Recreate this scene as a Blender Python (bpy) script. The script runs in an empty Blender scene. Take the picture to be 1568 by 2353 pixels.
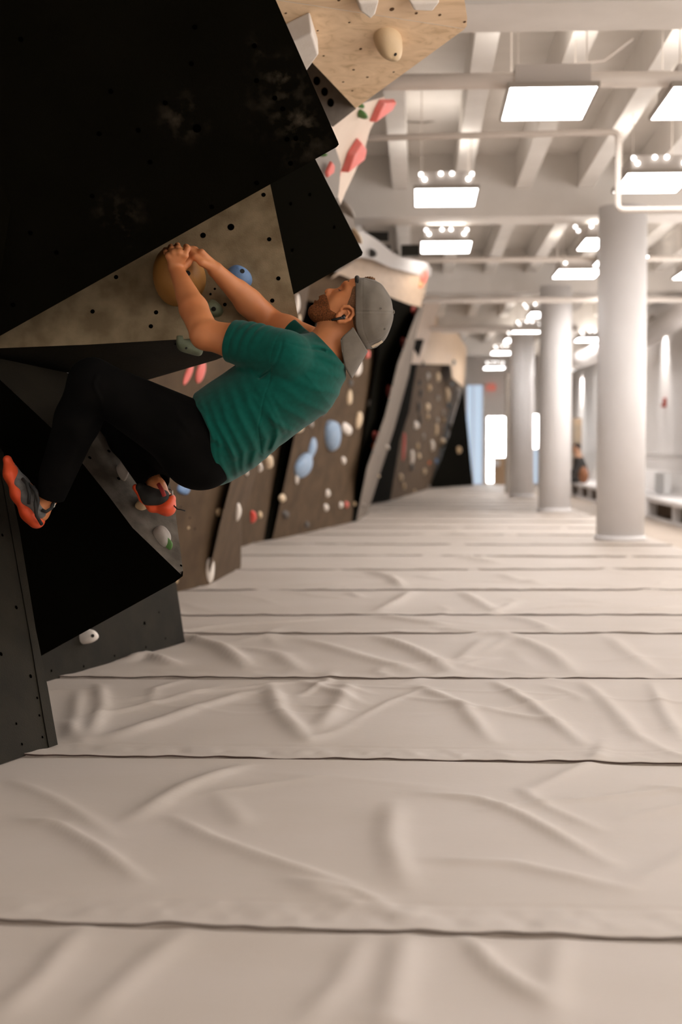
import bpy, math, random
import numpy as np
from mathutils import Vector, Matrix, noise

# ---------------------------------------------------------------- camera / world / exposure
SC = bpy.context.scene
COL = SC.collection
W, H = 1568, 2353
FPX = 50.0/24.0*W
CAMZ = 0.85
YAW = math.atan((960-784)/FPX)
PITCH = -math.atan((H/2-1037)/FPX)
cam_d = bpy.data.cameras.new('camera')
cam = bpy.data.objects.new('camera', cam_d); COL.objects.link(cam)
cam_d.sensor_fit = 'HORIZONTAL'; cam_d.sensor_width = 24.0; cam_d.lens = 50.0
cam_d.clip_start = 0.05; cam_d.clip_end = 200
cam.location = (0, 0, CAMZ)
cam.rotation_euler = (math.radians(90)+PITCH, 0, YAW)
cam_d.dof.use_dof = True; cam_d.dof.focus_distance = 4.22; cam_d.dof.aperture_fstop = 2.6
SC.camera = cam
R3 = cam.rotation_euler.to_matrix()
CR = Vector(R3.col[0]); CU = Vector(R3.col[1]); CF = -Vector(R3.col[2]); CP = Vector((0, 0, CAMZ))
SC.view_settings.view_transform = 'Standard'; SC.view_settings.look = 'None'
SC.view_settings.gamma = 1.0; SC.view_settings.use_curve_mapping = False
SC.view_settings.exposure = 0.0
wd = bpy.data.worlds.new('daylight'); SC.world = wd; wd.use_nodes = True
wd.node_tree.nodes['Background'].inputs[0].default_value = (0.86, 0.93, 1.0, 1)
wd.node_tree.nodes['Background'].inputs[1].default_value = 1.0
LAMP = 14.5       # ceiling panel brightness
UPL = 5.0  # added glow on top of the lamp housings, to brighten the ceiling
WINR = 2.9       # glow of the added side window panes
WINB = 0.45       # glow of the added pane behind the camera

def ray(px, py):
    return (CF + CR*((px-W/2)/FPX) + CU*((H/2-py)/FPX))
def U(px, py, d):
    """the point seen at that place in the photograph, d metres in front of the lens"""
    return CP + ray(px, py)*d
def G(px, py, z=0.0):
    r = ray(px, py); t = (z-CAMZ)/r.z
    return CP + r*t
def plane(a, b, c):
    a, b, c = [U(*p) if not isinstance(p, Vector) else p for p in (a, b, c)]
    n = (b-a).cross(c-a).normalized()
    return a, n
def onplane(pl, px, py):
    r = ray(px, py); t = (pl[0]-CP).dot(pl[1])/r.dot(pl[1])
    return CP + r*t

# ---------------------------------------------------------------- tagging and object helpers
def tag(o, label=None, cat=None, group=None, kind=None):
    if label: o['label'] = label
    if cat: o['category'] = cat
    if group: o['group'] = group
    if kind: o['kind'] = kind
    return o
def empty(name, loc, label=None, cat=None, group=None, kind=None):
    o = bpy.data.objects.new(name, None); COL.objects.link(o); o.location = loc
    o.empty_display_size = 0.1
    return tag(o, label, cat, group, kind)
def mesh_obj(name, verts, faces, mats, parent=None, smooth=False, fm=None):
    """verts in world coordinates"""
    vs = [Vector(v) for v in verts]
    if parent is not None: org = parent_world(parent)
    else:
        a = np.array(vs); org = Vector(((a[:,0].min()+a[:,0].max())/2, (a[:,1].min()+a[:,1].max())/2, a[:,2].min()))
    me = bpy.data.meshes.new(name)
    me.from_pydata([tuple(v-org) for v in vs], [], faces)
    if not isinstance(mats, (list, tuple)): mats = [mats]
    for m in mats: me.materials.append(m)
    if fm is not None: me.polygons.foreach_set('material_index', fm)
    if smooth: me.polygons.foreach_set('use_smooth', [True]*len(me.polygons))
    me.update()
    o = bpy.data.objects.new(name, me); COL.objects.link(o)
    if parent is not None: o.parent = parent
    else: o.location = org
    return o
def parent_world(p):
    v = Vector(p.location)
    while p.parent is not None:
        p = p.parent; v += Vector(p.location)
    return v
class MB:
    def __init__(s): s.v = []; s.f = []; s.m = []
    def add(s, vs, fs, mi=0):
        b = len(s.v); s.v += [Vector(v) for v in vs]
        s.f += [tuple(i+b for i in f) for f in fs]; s.m += [mi]*len(fs); return s
    def box(s, x0, x1, y0, y1, z0, z1, mi=0):
        vs = [(x, y, z) for x in (x0, x1) for y in (y0, y1) for z in (z0, z1)]
        return s.add(vs, [(0,1,3,2),(4,6,7,5),(0,4,5,1),(2,3,7,6),(0,2,6,4),(1,5,7,3)], mi)
    def tube(s, pts, r, n=10, mi=0, caps=True):
        pts = [Vector(p) for p in pts]; rs = r if isinstance(r, (list, tuple)) else [r]*len(pts)
        rings = []; up = None
        for i, p in enumerate(pts):
            t = (pts[min(i+1, len(pts)-1)]-pts[max(i-1, 0)]).normalized()
            if up is None: up = Vector((0,0,1)) if abs(t.z) < .9 else Vector((1,0,0))
            a = t.cross(up).normalized(); b = a.cross(t).normalized(); up = b
            rings.append([p+(a*math.cos(2*math.pi*k/n)+b*math.sin(2*math.pi*k/n))*rs[i] for k in range(n)])
        vs = [v for q in rings for v in q]; fs = []
        for i in range(len(pts)-1):
            for k in range(n):
                fs.append((i*n+k, i*n+(k+1)%n, (i+1)*n+(k+1)%n, (i+1)*n+k))
        if caps: fs.append(tuple(range(n-1, -1, -1))); fs.append(tuple((len(pts)-1)*n+k for k in range(n)))
        return s.add(vs, fs, mi)
    def disc(s, c, nrm, r, n=10, mi=0, h=0.0):
        nrm = nrm.normalized(); a = nrm.orthogonal().normalized(); b = nrm.cross(a)
        vs = [c+(a*math.cos(2*math.pi*k/n)+b*math.sin(2*math.pi*k/n))*r for k in range(n)]
        if h:
            vs += [v+nrm*h for v in vs]
            return s.add(vs, [tuple(range(n, 2*n))]+[(k, (k+1)%n, n+(k+1)%n, n+k) for k in range(n)], mi)
        return s.add(vs, [tuple(range(n))], mi)
    def build(s, name, mats, parent=None, smooth=False):
        return mesh_obj(name, s.v, s.f, mats, parent, smooth, s.m)

# ---------------------------------------------------------------- materials
def mat(name, col, rough=0.6, col2=None, scale=8.0, detail=6.0, fac=(0.35, 0.65), bump=0.0, bscale=60.0,
        bdist=0.002, emit=0.0, metal=0.0, stretch=(1,1,1), spec=0.5, sss=0.0, sheen=0.0, coord='Object'):
    m = bpy.data.materials.new(name); m.use_nodes = True
    nt = m.node_tree; bs = nt.nodes['Principled BSDF']
    c = tuple(col)+(1,)
    bs.inputs['Base Color'].default_value = c; bs.inputs['Roughness'].default_value = rough
    bs.inputs['Metallic'].default_value = metal; bs.inputs['Specular IOR Level'].default_value = spec
    if sss:
        bs.inputs['Subsurface Weight'].default_value = sss
        bs.inputs['Subsurface Radius'].default_value = (0.012, 0.004, 0.002); bs.inputs['Subsurface Scale'].default_value = 1.0
    if sheen:
        bs.inputs['Sheen Weight'].default_value = sheen; bs.inputs['Sheen Roughness'].default_value = 0.5
    if emit:
        bs.inputs['Emission Color'].default_value = c; bs.inputs['Emission Strength'].default_value = emit
    tc = nt.nodes.new('ShaderNodeTexCoord'); mp = nt.nodes.new('ShaderNodeMapping')
    mp.inputs['Scale'].default_value = stretch
    nt.links.new(tc.outputs[coord], mp.inputs['Vector'])
    if col2 is not None:
        n = nt.nodes.new('ShaderNodeTexNoise'); n.inputs['Scale'].default_value = scale; n.inputs['Detail'].default_value = detail
        rp = nt.nodes.new('ShaderNodeValToRGB')
        rp.color_ramp.elements[0].position = fac[0]; rp.color_ramp.elements[0].color = c
        rp.color_ramp.elements[1].position = fac[1]; rp.color_ramp.elements[1].color = tuple(col2)+(1,)
        nt.links.new(mp.outputs[0], n.inputs['Vector']); nt.links.new(n.outputs[0], rp.inputs[0])
        nt.links.new(rp.outputs[0], bs.inputs['Base Color'])
    if bump:
        n2 = nt.nodes.new('ShaderNodeTexNoise'); n2.inputs['Scale'].default_value = bscale; n2.inputs['Detail'].default_value = 4
        b = nt.nodes.new('ShaderNodeBump'); b.inputs['Strength'].default_value = bump; b.inputs['Distance'].default_value = bdist
        nt.links.new(mp.outputs[0], n2.inputs['Vector']); nt.links.new(n2.outputs[0], b.inputs['Height']); nt.links.new(b.outputs[0], bs.inputs['Normal'])
    return m
def chalk(m, spots, col=(0.07, 0.055, 0.038)):
    """chalk prints with places of their own on a panel: spots = (world point, radius, strength)"""
    nt = m.node_tree; bs = nt.nodes['Principled BSDF']
    geo = nt.nodes.new('ShaderNodeNewGeometry')
    ns = nt.nodes.new('ShaderNodeTexNoise'); ns.inputs['Scale'].default_value = 26; ns.inputs['Detail'].default_value = 5
    nt.links.new(geo.outputs['Position'], ns.inputs['Vector'])
    total = None
    for (p, r, st) in spots:
        d = nt.nodes.new('ShaderNodeVectorMath'); d.operation = 'DISTANCE'; d.inputs[1].default_value = p
        nt.links.new(geo.outputs['Position'], d.inputs[0])
        mr = nt.nodes.new('ShaderNodeMapRange'); mr.inputs[1].default_value = 0; mr.inputs[2].default_value = r
        mr.inputs[3].default_value = st; mr.inputs[4].default_value = 0
        nt.links.new(d.outputs['Value'], mr.inputs[0])
        if total is None: total = mr.outputs[0]
        else:
            a = nt.nodes.new('ShaderNodeMath'); a.operation = 'MAXIMUM'
            nt.links.new(total, a.inputs[0]); nt.links.new(mr.outputs[0], a.inputs[1]); total = a.outputs[0]
    mr2 = nt.nodes.new('ShaderNodeMapRange'); mr2.inputs[1].default_value = 0.5; mr2.inputs[2].default_value = 0.72
    nt.links.new(ns.outputs[0], mr2.inputs[0])
    mu = nt.nodes.new('ShaderNodeMath'); mu.operation = 'MULTIPLY'
    nt.links.new(total, mu.inputs[0]); nt.links.new(mr2.outputs[0], mu.inputs[1])
    mx = nt.nodes.new('ShaderNodeMixRGB'); mx.inputs[2].default_value = tuple(col)+(1,)
    nt.links.new(mu.outputs[0], mx.inputs[0])
    src = bs.inputs['Base Color']
    if src.is_linked: nt.links.new(src.links[0].from_socket, mx.inputs[1])
    else: mx.inputs[1].default_value = src.default_value
    nt.links.new(mx.outputs[0], bs.inputs['Base Color'])
def wood(name, c1, c2, c3, direction, scale=1.0, rough=0.55):
    """plywood: grain drawn out along a world direction"""
    m = bpy.data.materials.new(name); m.use_nodes = True
    nt = m.node_tree; bs = nt.nodes['Principled BSDF']; bs.inputs['Roughness'].default_value = rough
    geo = nt.nodes.new('ShaderNodeNewGeometry')
    d = Vector(direction).normalized(); a = d.orthogonal().normalized(); b = d.cross(a)
    comb = nt.nodes.new('ShaderNodeCombineXYZ')
    for i, (ax, s) in enumerate(((d, 1.4), (a, 14), (b, 14))):
        dt = nt.nodes.new('ShaderNodeVectorMath'); dt.operation = 'DOT_PRODUCT'; dt.inputs[1].default_value = ax*s*scale
        nt.links.new(geo.outputs['Position'], dt.inputs[0]); nt.links.new(dt.outputs['Value'], comb.inputs[i])
    n = nt.nodes.new('ShaderNodeTexNoise'); n.inputs['Scale'].default_value = 1.0; n.inputs['Detail'].default_value = 5
    n.inputs['Distortion'].default_value = 1.6
    nt.links.new(comb.outputs[0], n.inputs['Vector'])
    rp = nt.nodes.new('ShaderNodeValToRGB'); rp.color_ramp.elements[0].position = .3; rp.color_ramp.elements[0].color = tuple(c1)+(1,)
    rp.color_ramp.elements[1].position = .55; rp.color_ramp.elements[1].color = tuple(c2)+(1,)
    e = rp.color_ramp.elements.new(.75); e.color = tuple(c3)+(1,)
    nt.links.new(n.outputs[0], rp.inputs[0]); nt.links.new(rp.outputs[0], bs.inputs['Base Color'])
    return m

M = {}
M['white'] = mat('painted_white', (0.84,0.80,0.77), 0.6, (0.80,0.76,0.73), 2.0, bump=0.15, bscale=30)
M['white2'] = mat('column_paint', (0.77,0.745,0.74), 0.45, (0.74,0.715,0.705), 3.0, bump=0.1, bscale=14)
M['ceil'] = mat('ceiling_paint', (0.77,0.725,0.68), 0.7, (0.71,0.665,0.615), 2.5, bump=0.2, bscale=20)
M['pipe'] = mat('pipe_paint', (0.66,0.59,0.53), 0.5)
M['vinyl'] = mat('mat_vinyl', (0.57,0.50,0.44), 0.52, (0.54,0.47,0.405), 1.6, bump=0.25, bscale=45, bdist=0.002, stretch=(1,2.2,1))
M['hem'] = mat('mat_hem', (0.045,0.022,0.014), 0.8)
M['floor'] = mat('concrete_floor', (0.47,0.385,0.31), 0.6, (0.43,0.35,0.28), 3.0)
M['black'] = mat('black_panel_paint', (0.0026,0.0021,0.0008), 0.9, (0.0034,0.0028,0.0013), 6.0, spec=0.03, bump=0.2, bscale=300)  # black paint, darkened further to carry the overhang's shade
M['black2'] = mat('black_side_paint', (0.0024,0.0019,0.0006), 0.9, spec=0.03)  # black paint with the shade of sides and undersides put in
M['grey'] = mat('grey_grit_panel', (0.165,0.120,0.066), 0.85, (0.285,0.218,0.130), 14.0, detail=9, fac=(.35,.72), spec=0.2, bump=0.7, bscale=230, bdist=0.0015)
M['olive'] = mat('worn_olive_panel', (0.0095,0.0072,0.0035), 0.8, (0.017,0.0132,0.007), 7.0, detail=8, spec=0.2, bump=0.5, bscale=200)  # worn olive; also painted as shade on the ridge's left end
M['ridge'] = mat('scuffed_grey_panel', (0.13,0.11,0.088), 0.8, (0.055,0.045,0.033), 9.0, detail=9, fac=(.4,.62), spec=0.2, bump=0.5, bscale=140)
M['brown'] = mat('brown_grey_panel', (0.062,0.037,0.0185), 0.85, (0.092,0.057,0.030), 5.0, detail=7, spec=0.2, bump=0.3, bscale=90)
M['brown2'] = mat('dusty_edge_panel', (0.15,0.122,0.098), 0.85, (0.19,0.155,0.125), 5.0, spec=0.2)  # paler brown, light on the edge face put into the colour
M['palegrey'] = mat('pale_grey_panel', (0.27,0.235,0.205), 0.8)
M['pinkwhite'] = mat('pale_birch_panel', (0.68,0.55,0.45), 0.7, (0.63,0.50,0.40), 4.0)
M['hole'] = mat('hole_dark', (0.0006,0.0004,0.0002), 1.0, spec=0.0)
M['holewood'] = mat('wood_hole', (0.10,0.045,0.015), 0.9)
M['emit'] = mat('lamp_diffuser', (1.0,0.975,0.965), 0.5, emit=LAMP)
M['up'] = mat('lamp_uplight', (1.0,0.94,0.88), 0.5, emit=UPL)
M['bulb'] = mat('lamp_spot', (1.0,0.97,0.95), 0.5, emit=5.0)
M['lampframe'] = mat('lamp_frame', (0.30,0.26,0.22), 0.5)
M['lamphouse'] = mat('lamp_housing', (0.50,0.45,0.41), 0.5)
M['winr'] = mat('daylight_pane', (1.0,0.96,0.93), 0.5, emit=WINR)  # glowing pane of the added side windows
M['winb'] = mat('daylight_pane_back', (1.0,0.93,0.86), 0.5, emit=WINB)  # glowing pane of the added window behind the camera
M['winend'] = mat('daylight_pane_end', (1.0,1.0,1.0), 0.5, emit=12.0)
M['blueglass'] = mat('blue_glass', (0.42,0.52,0.64), 0.3, emit=0.9)
M['exit'] = mat('exit_sign_red', (0.75,0.14,0.08), 0.5, emit=0.5)
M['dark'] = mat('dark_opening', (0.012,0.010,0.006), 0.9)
M['slat'] = mat('slat_brown', (0.13,0.085,0.055), 0.8)
M['tan'] = mat('tan_board', (0.50,0.34,0.21), 0.7)
M['redalarm'] = mat('alarm_red', (0.45,0.05,0.02), 0.5)
# ================================================================ the room shell
def struct(o): o['kind'] = 'structure'; return o
FZ = -0.10; YE = 39.5; XR = 4.25; XL = -3.0; YB = -4.5
CZ = 3.75
struct(MB().box(XL-.2, XR+.2, YB-.2, YE+.2, FZ-.1, FZ).build('floor', M['floor']))
struct(MB().box(XL-.2, XR+.2, YB-.2, YE+.2, CZ, CZ+.15).build('ceiling', M['ceil']))
struct(MB().box(XL-.2, XL, YB-.2, YE+.2, FZ, CZ).build('wall_left', M['white']))
w = MB()     # right wall with openings for the added, unseen windows
ys = [YB-.2, -3.4, 3.0, 3.8, 9.6, 10.4, 20.4, 27.6, 33.0, YE+.2]
for i in range(0, 9, 2): w.box(XR, XR+.2, ys[i], ys[i+1], FZ, CZ)
for i in (1, 3, 5, 7): w.box(XR, XR+.2, ys[i], ys[i+1], FZ, 0.7); w.box(XR, XR+.2, ys[i], ys[i+1], 3.2, CZ)
struct(w.build('wall_right', M['white']))
w = MB(); w.box(XL-.2, -2.2, YB-.2, YB, FZ, CZ); w.box(3.6, XR+.2, YB-.2, YB, FZ, CZ)
w.box(-2.2, 3.6, YB-.2, YB, FZ, .7); w.box(-2.2, 3.6, YB-.2, YB, 3.2, CZ)
struct(w.build('wall_back', M['white']))
def window(name, boxargs, framebars, m):
    f = MB()
    for b in framebars: f.box(*b)
    o = struct(f.build(name, M['white']))
    p = MB().box(*boxargs).build('pane', m, o)
    return o
for k, i in enumerate((1, 3, 5, 7)):
    y0, y1 = ys[i], ys[i+1]
    bars = [(XR+.02, XR+.1, y0, y0+.06, .7, 3.2), (XR+.02, XR+.1, y1-.06, y1, .7, 3.2), (XR+.02, XR+.1, (y0+y1)/2-.03, (y0+y1)/2+.03, .7, 3.2),
            (XR+.02, XR+.1, y0, y1, .7, .76), (XR+.02, XR+.1, y0, y1, 3.14, 3.2)]
    window('window_%d' % (8 if k == 3 else k+1), (XR+.11, XR+.12, y0, y1, .7, 3.2), bars, M['winr'])  # added window out of sight, its pane glows to brighten the hall
window('window_4', (-2.2, 3.6, YB-.12, YB-.11, .7, 3.2), [(-2.2, -2.14, YB-.1, YB-.02, .7, 3.2), (3.54, 3.6, YB-.1, YB-.02, .7, 3.2), (.67, .73, YB-.1, YB-.02, .7, 3.2)], M['winb'])  # added behind the camera, the glowing pane serves as fill light

# end wall with lit openings
def ex(px): return YE*(px-960)/FPX
def ez(py): return CAMZ + (1037-py)/FPX*YE
w = MB(); openings = [(1068, 1112, 882, 1112), (1115, 1163, 955, 1108), (1216, 1238, 950, 1110)]
xs = [XL-.2]+[ex(v) for o in openings for v in (o[0], o[1])]+[XR+.2]
for i in range(0, 8, 2): w.box(xs[i], xs[i+1], YE, YE+.2, FZ, CZ)
for (a, b, c, d) in openings:
    w.box(ex(a), ex(b), YE, YE+.2, ez(c), CZ); w.box(ex(a), ex(b), YE, YE+.2, FZ, ez(d))
struct(w.build('wall_end', M['white']))
def endwin(n, a, b, c, d, m, name, bars=()):
    f = MB(); t = .05
    f.box(ex(a), ex(a)+t, YE-.03, YE+.1, ez(d), ez(c)); f.box(ex(b)-t, ex(b), YE-.03, YE+.1, ez(d), ez(c))
    f.box(ex(a), ex(b), YE-.03, YE+.1, ez(c)-t, ez(c))
    for bb in bars: f.box(ex(bb[0]), ex(bb[1]), YE-.02, YE+.09, ez(bb[3]), ez(bb[2]))
    o = struct(f.build(name, M['white']))
    MB().box(ex(a), ex(b), YE+.11, YE+.13, ez(d), ez(c)).build('pane', m, o)
endwin(1, 1068, 1112, 882, 1112, M['blueglass'], 'window_5', [(1086, 1088, 882, 1112)])
endwin(2, 1115, 1163, 955, 1108, M['winend'], 'door_1', [(1125, 1128, 1045, 1108), (1115, 1163, 1080, 1083)])
endwin(3, 1216, 1238, 950, 1030, M['winend'], 'window_6')
endwin(4, 1216, 1238, 1030, 1110, M['blueglass'], 'window_7')

# cross beams and joists of the ceiling
for k, y in enumerate((-5.6+1.2, 1.05, 7.7, 14.35, 21.0, 27.65, 34.3)):
    struct(MB().box(XL, XR, y-.25, y+.25, 3.15, CZ+.02).build('trim_%d' % (k+1), M['ceil']))
x = XL+.35; k = 8
while x < XR-.1:
    struct(MB().box(x, x+.15, YB, YE, 3.42, CZ+.02).build('trim_%d' % k, M['ceil']))
    x += .60; k += 1
# soffit at right with duct and wall rail
struct(MB().box(XR-.03, XR, 8, YE, .78, .86).build('trim_%d' % k, M['white'])); k += 1

# round columns
def column(px, pyb, r, label):
    d = CAMZ*FPX/(pyb-1037)+r
    x = d*(px-960)/FPX; e = empty('column', (x, d, 0), label, 'column')
    n = 64
    MB().tube([(x, d, FZ), (x, d, 3.16)], r, n).build('shaft', M['white2'], e, True)
    MB().tube([(x, d, 0.0), (x, d, .035), (x, d, .05)], [r+.02, r+.018, r+.002], n).build('collar', M['white2'], e, True)
    return e
for args in [(1422, 1243, .228, 'nearest and widest round white column, in front of the benches'),
             (1273, 1176, .226, 'second round white column, between the widest one and the far ones'),
             (1197, 1142, .225, 'farthest round white column, with a lamp glow at its top and a grey post beside it')]:
    o = column(*args)
for ob in list(COL.objects):
    if ob.name.startswith('shaft'):
        for p in ob.data.polygons: p.use_smooth = len(p.vertices) == 4
tag(MB().box(ex(1160)*.74, ex(1160)*.74+.30, 29.0, 29.3, FZ, 2.42).build('post', mat('grey_post', (.36,.32,.28), .7, (.30,.26,.22), 3)),
    'grey square post in front of the farthest white column', 'post')

# pipes under the ceiling
def pipe(name, pts, r, label, cat='pipe', m=None):
    # round the corners
    P = [Vector(p) for p in pts]; out = [P[0]]
    for i in range(1, len(P)-1):
        a = (P[i-1]-P[i]).normalized(); b = (P[i+1]-P[i]).normalized(); q = r*2.2
        for t in (0, .25, .5, .75, 1):
            out.append((P[i]+a*q)*(1-t)**2 + P[i]*2*t*(1-t) + (P[i]+b*q)*t*t)
    out.append(P[-1])
    return tag(MB().tube(out, r, 14).build(name, m or M['pipe'], None, True), label, cat)
def yz(py, z): return (z-CAMZ)*FPX/(1037-py)
y1 = yz(198, 3.02)
pipe('ceiling_pipe', [(XL, y1, 3.02), (XR, y1+.06, 3.02)], .047, 'thick white pipe crossing under the ceiling just before the nearest lamp')
y2 = yz(318, 2.95)
xa = y2*(1410-960)/FPX
pipe('ceiling_pipe', [(XL, y2+.15, 2.93), (xa, y2, 2.95), (xa, y2, CAMZ+(1037-492)/FPX*y2), (XR, y2, CAMZ+(1037-492)/FPX*y2)], .021,
     'thin white pipe that drops down and turns right in front of the nearest column')
y3 = yz(432, 3.10)
pipe('ceiling_pipe', [(XL, 16.3, 3.02), (XR, 16.3, 3.02)], .03, 'thin white pipe crossing behind the beam over the nearest column')
pipe('ceiling_pipe', [(XL, 19.5, 2.9), (XR, 19.5, 2.9)], .04, 'white pipe crossing above the second column')
pipe('ceiling_pipe', [(XL+1.5, 23.5, 2.86), (2.6, 23.5, 2.86)], .05, 'thick white pipe crossing far back above the crowded climbing wall')
pipe('air_duct', [(3.9, 17.5, 2.95), (3.75, 24.5, 2.72), (3.1, 30, 2.7)], .17, 'round white air duct running along the right side below the ceiling', 'duct', M['white'])
for (px, py0, py1, d) in ((1216, 85, 182, 8.0), (1143, 90, 190, 8.3), (1218, 145, 215, 8.6)):
    a = U(px, py0, d); b = U(px, py1, d)
# hanging electrical wire loops
pipe('cable', [U(920, 276, 12.5), U(945, 281, 12.5), U(975, 282, 12.5), U(1000, 277, 12.5)], .008, 'short dark cable sagging below the ceiling right of the red wedges', 'cable', M['lampframe'])
pipe('cable', [U(905, 320, 13.2), U(925, 313, 13.1), U(948, 309, 13.0)], .008, 'short dark cable end beside the white thin pipe', 'cable', M['lampframe'])
pipe('cable', [U(1285, 175, 9), U(1330, 147, 9), U(1390, 140, 9), U(1455, 90, 8.6)], .006, 'thin white cable looping between the joists above the nearest lamp', 'cable', M['pipe'])

# ceiling lamps: white diffuser panel in a frame hung below a housing with small spots
HL = 2.95
def lamp(px, py, label, spots=True, w=.50, l=.82, z=HL, d=None):
    y = (z-CAMZ)*FPX/(1037-py) if d is None else d
    x = y*(px-960)/FPX
    e = empty('ceiling_lamp', (x, y, z), label, 'lamp')
    tag(e, group='rectangular ceiling lamps')
    t = .015
    fr = MB(); fr.box(x-w/2-t, x-w/2, y-l/2-t, y+l/2+t, z, z+.03); fr.box(x+w/2, x+w/2+t, y-l/2-t, y+l/2+t, z, z+.03)
    fr.box(x-w/2, x+w/2, y-l/2-t, y-l/2, z, z+.03); fr.box(x-w/2, x+w/2, y+l/2, y+l/2+t, z, z+.03)
    fr.box(x-w/2, x+w/2, y-l/2, y+l/2, z+.02, z+.03)
    fr.build('frame', M['lampframe'], e)
    MB().box(x-w/2, x+w/2, y-l/2, y+l/2, z+.004, z+.018).build('diffuser', M['emit'], e)
    MB().box(x-w/2+.03, x+w/2-.03, y-l/2+.06, y+l/2-.06, z+.035, z+.15).build('housing', M['lamphouse'], e)
    MB().box(x-w/2+.06, x+w/2-.06, y-l/2+.1, y+l/2-.1, z+.151, z+.156).build('uplight', M['up'], e)  # added glowing top, lights the ceiling above
    for (ax, ay) in ((-.2, -.3), (.2, -.3), (-.2, .3), (.2, .3)):
        MB().tube([(x+ax, y+ay, z+.14), (x+ax, y+ay, CZ)], .004, 6).build('hanging_rod', M['pipe'], e)
    if spots:
        for (ax, az) in ((-.205, .125), (-.175, .085), (-.045, .13), (.045, .13), (.175, .085), (.205, .125)):
            c = Vector((x+ax, y-l/2+.03, z+az))
            MB().tube([c+Vector((0, .03, 0)), c+Vector((0, .005, 0)), c], [.012, .017, .014], 12).build('spot', M['bulb'], e)
    return e
LP = [(1251, 255, 'nearest and largest ceiling lamp, a bright white rectangle below the thick pipe', False),
      (1022, 462, 'bright ceiling lamp nearest the climbing walls, third from the camera', True),
      (1488, 434, 'bright ceiling lamp just right of the top of the widest column', True),
      (1023, 574, 'bright ceiling lamp beside the dark ceiling openings', True),
      (1320, 636, 'bright ceiling lamp to the left of the widest column', True),
      (1352, 570, 'small bright ceiling lamp peeking out left of the widest column top', True),
      (1600, 258, 'ceiling lamp cut by the right photo edge, near the top', False),
      (1595, 640, 'ceiling lamp cut by the right photo edge, right of the widest column', True),
      (1210, 764, 'bright lamp directly left of the second column', True),
      (1188, 786, 'bright lamp touching the top of the farthest column', True),
      (1228, 728, 'small lamp half hidden by the left edge of the second column', True),
      (1350, 785, 'bright lamp seen between the second and the widest column', True),
      (1134, 848, 'farthest bright lamp, near the red exit sign', True),
      (1155, 814, 'tiny bright lamp just above and left of the farthest column', True)]
for i, a in enumerate(LP):
    kw = {}
    if a[1] > 800: kw = dict(d=(36.5 if a[0] == 1134 else 31.0), z=CAMZ+(1037-a[1])/FPX*(36.5 if a[0] == 1134 else 31.0))
    if a[0] in (1352, 1228): kw = dict(w=.2)
    lamp(a[0], a[1], a[2], a[3], **kw)
# added unseen lamps, over the near mats and behind columns, for more light
ADDED_LAMPS = iter(['ceiling lamp above the photographer, out of view on the left', 'ceiling lamp above the photographer, out of view on the right', 'ceiling lamp over the near mats, left of the pair', 'ceiling lamp over the near mats, right of the pair', 'ceiling lamp hidden behind the widest column', 'ceiling lamp hidden behind the upper part of the second column', 'ceiling lamp farthest back behind the second column', 'ceiling lamp directly behind the top of the widest column', 'ceiling lamp two steps behind the top of the widest column'])
for (x, y) in ((-.6, 4.6), (1.9, 4.6), (.6, 1.6), (2.8, 1.6), (3.4, 24.0), (2.7, 28.0), (3.22, 34.0), (2.24, 16.0), (2.74, 19.4)):
    e = lamp(960+x*FPX/y if y > 0 else 0, 0, next(ADDED_LAMPS), False, z=HL, d=y) if y > 0 else None

# dark openings in the ceiling near the wall
for pts, lb in (([(838, 531), (893, 533), (893, 552), (868, 552)], 'black wedge-shaped ceiling opening above the white board'),
                ([(922, 563), (965, 562), (965, 586), (922, 588)], 'black rectangular ceiling opening left of the fourth lamp'),
                ([(880, 563), (898, 563), (898, 578)], 'small black triangular opening between the two larger ones')):
    pl = plane((838, 531, 13.9), (965, 586, 13.9), (838, 586, 13.9))
    f = [onplane(pl, *p) for p in pts]; b = [v+Vector((0, .08, 0)) for v in f]; n = len(f)
    tag(mesh_obj('ceiling_opening', f+b, [tuple(range(n)), tuple(range(2*n-1, n-1, -1))]+[(i, (i+1) % n, n+(i+1) % n, n+i) for i in range(n)], M['dark']), lb, 'opening')

# exit sign
e = empty('exit_sign', (ex(1126), YE-.1, ez(899)), 'red glowing exit sign on the end wall above the bright door', 'sign')
MB().box(ex(1117), ex(1136), YE-.12, YE, ez(898), ez(884)).build('housing', M['exit'], e)
# letters EXIT as strokes
L = MB(); wE = (ex(1136)-ex(1117)); x0 = ex(1117)+wE*.08; cw = wE*.2; z0 = ez(896.5); hh = ez(885.5)-z0; t = .018; yy = YE-.125
def stroke(xa, za, xb, zb):
    a = Vector((xa, yy, za)); b = Vector((xb, yy, zb)); L.tube([a, b], t/2, 6)
for k, ch in enumerate('EXIT'):
    xa = x0+k*(cw+wE*.02); xb = xa+cw*.8
    if ch == 'E':
        stroke(xa, z0, xa, z0+hh)
        for q in (0, .5, 1): stroke(xa, z0+hh*q, xb, z0+hh*q)
    if ch == 'X': stroke(xa, z0, xb, z0+hh); stroke(xb, z0, xa, z0+hh)
    if ch == 'I': stroke((xa+xb)/2, z0, (xa+xb)/2, z0+hh)
    if ch == 'T': stroke((xa+xb)/2, z0, (xa+xb)/2, z0+hh); stroke(xa, z0+hh, xb, z0+hh)
L.build('lettering', M['white2'], e)
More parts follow.
